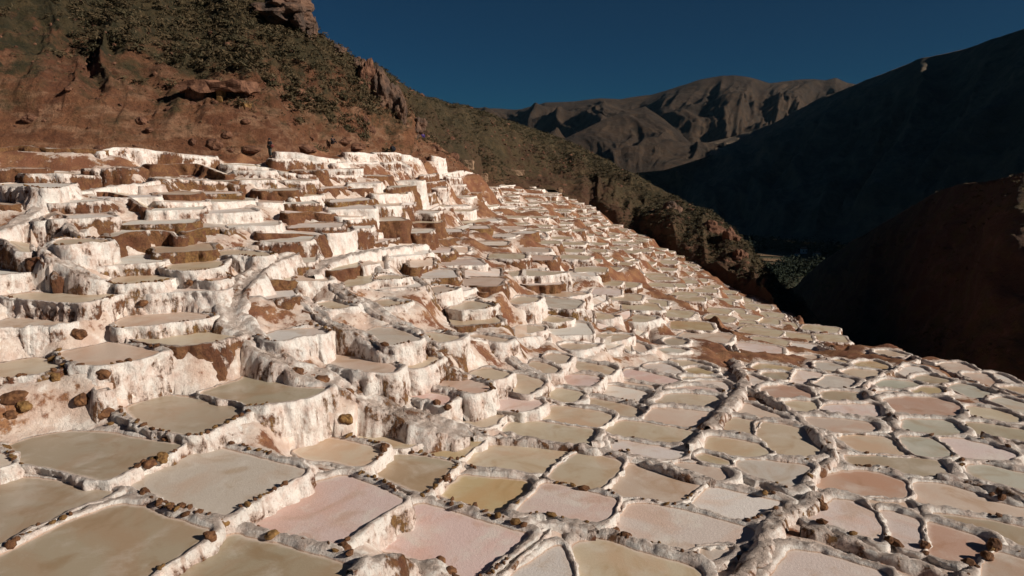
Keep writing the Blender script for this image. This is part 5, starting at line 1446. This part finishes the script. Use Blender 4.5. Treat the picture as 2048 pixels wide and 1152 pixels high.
for v in bm.verts: v.co = Vector((v.co.x * 1.1, v.co.y * .8, v.co.z * .9)) * (1 + .2 * math.sin(v.co.x * 30 + v.co.z * 21))
me = bpy.data.meshes.new('cloth_bundle'); bm.to_mesh(me); bm.free()
tag(link('cloth_bundle', me, M_RED, None, P + np.array([.30, -.20, 1.0])), 'dark red bundle held at the side of the standing person', 'bundle')
figure(stand_on(668, 290, HILL_A) + np.array([0, -.6, .1]), .9, 'person in dark clothes sitting on the red slope above the white terraces', 'sit', M_DARK, M_DARK)
figure(stand_on(848, 278, HILL_A) + np.array([0, -.6, .1]), .4, 'person in violet blue clothes sitting high on the red hillside', 'sit', M_VIOLET, M_VIOLET)
P = stand_on(789, 303, HILL_A)
bm = bmesh.new(); bmesh.ops.create_icosphere(bm, subdivisions=2, radius=.42)
for v in bm.verts: v.co = Vector((v.co.x * (1 - .25 * v.co.z), v.co.y * .8, v.co.z * 1.0 + .35)) * (1 + .08 * math.sin(v.co.x * 14 + v.co.y * 9))
me = bpy.data.meshes.new('sack'); bm.to_mesh(me); bm.free()
tag(link('sack', me, M_DARK, None, P + np.array([0, -.7, 0])), 'small black sack lying at the top of the white terraces', 'sack')

# ------------------------------------------------------------------ the valley: dark groves, single trees and white houses
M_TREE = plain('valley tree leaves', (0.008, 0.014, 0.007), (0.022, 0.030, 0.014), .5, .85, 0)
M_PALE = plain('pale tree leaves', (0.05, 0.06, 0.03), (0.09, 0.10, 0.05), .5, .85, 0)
M_TRUNK = plain('tree bark', (0.10, 0.085, 0.07), (0.17, 0.15, 0.125), 2, .9, .5)
M_HOUSE = plain('white house wall', (0.42, 0.41, 0.40), (0.52, 0.51, 0.49), 1, .9, 0)
M_ROOF = plain('tile roof', (0.15, 0.07, 0.045), (0.22, 0.11, 0.07), 1, .9, .3)
M_PANE = plain('dark window', (0.01, 0.012, 0.015), (0.02, 0.022, 0.026), 1, .2, 0)
vs_, ts_, base = [], [], 0
gg = np.random.default_rng(77)
for (u0, u1, va, vb, n) in [(1482, 1700, 490, 503, 150), (1560, 1668, 531, 552, 120), (1500, 1590, 545, 575, 60), (1620, 1700, 505, 512, 30)]:
    for k in range(n):
        u, v = gg.uniform(u0, u1), gg.uniform(va, vb)
        q = on_plane(np.array([u]), np.array([v]), vz)[0]; r = gg.uniform(5, 9)
        V, T_ = leaf_clump(900 + k, 40, r, .22, 1.25)
        vs_.append(V + np.array([q[0], q[1], vz + .5])); ts_.append(T_ + base); base += len(V)
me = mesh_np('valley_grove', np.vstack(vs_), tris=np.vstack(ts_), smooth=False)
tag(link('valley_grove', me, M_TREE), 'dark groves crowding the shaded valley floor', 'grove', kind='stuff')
for k, (u, v, hpx, lab) in enumerate([(1594, 556, 14, 'pale slim tree at the near end of the valley floor'), (1640, 536, 9, 'pale round tree in front of the dark valley grove'), (1626, 482, 12, 'pale tall tree at the back of the dark valley groves'), (1612, 504, 10, 'dark tree beside the white valley houses')]):
    q = on_plane(np.array([u]), np.array([v]), vz)[0]; H_ = hpx * q[1] / FPX
    r_ = tag(empty('tree', (q[0], q[1], vz)), lab, 'tree')
    V, T_ = leaf_clump(950 + k, 160, H_ * .38, .2, 1.3)
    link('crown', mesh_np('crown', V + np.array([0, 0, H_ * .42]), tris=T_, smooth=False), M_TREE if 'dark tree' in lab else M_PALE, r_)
    bm = bmesh.new(); bmesh.ops.create_cone(bm, segments=8, radius1=H_ * .035, radius2=H_ * .015, depth=H_ * .6, cap_ends=True, matrix=Matrix.Translation((0, 0, H_ * .3)))
    me = bpy.data.meshes.new('trunk'); bm.to_mesh(me); bm.free(); link('trunk', me, M_TRUNK, r_)
def house(u, v, w, d, h, lab, rz):
    q = on_plane(np.array([u]), np.array([v]), vz)[0]
    r_ = tag(empty('house', (q[0], q[1], vz), rz), lab, 'house')
    bm = bmesh.new(); box_bm(bm, (-w / 2, -d / 2, 0), (w / 2, d / 2, h), 0, 0)
    me = bpy.data.meshes.new('wall'); bm.to_mesh(me); bm.free(); link('wall', me, M_HOUSE, r_)
    e = .4; y = d / 2 + e; rh = h * .45
    V = [(-w / 2 - e, -y, h + .01), (w / 2 + e, -y, h + .01), (w / 2 + e, y, h + .01), (-w / 2 - e, y, h + .01), (-w / 2 - e, 0, h + rh), (w / 2 + e, 0, h + rh)]
    me = bpy.data.meshes.new('roof'); me.from_pydata(V, [], [(0, 1, 5, 4), (2, 3, 4, 5), (1, 2, 5), (3, 0, 4), (3, 2, 1, 0)]); link('roof', me, M_ROOF, r_)
    for x in (-w * .28, w * .28):
        bm = bmesh.new(); box_bm(bm, (x - .5, -d / 2 - .04, h * .4), (x + .5, -d / 2 + .05, h * .75), 0, 0)
        me = bpy.data.meshes.new('window'); bm.to_mesh(me); bm.free(); link('window', me, M_PANE, r_)
house(1607, 507, 5, 4, 4.5, 'taller small white house among dark valley trees', .2)
house(1594, 512, 3.4, 3, 2.4, 'tiny white house left of the taller one in the valley', -.1)
house(1634, 511, 6, 4, 2.8, 'long low white house at the right in the valley', .1)
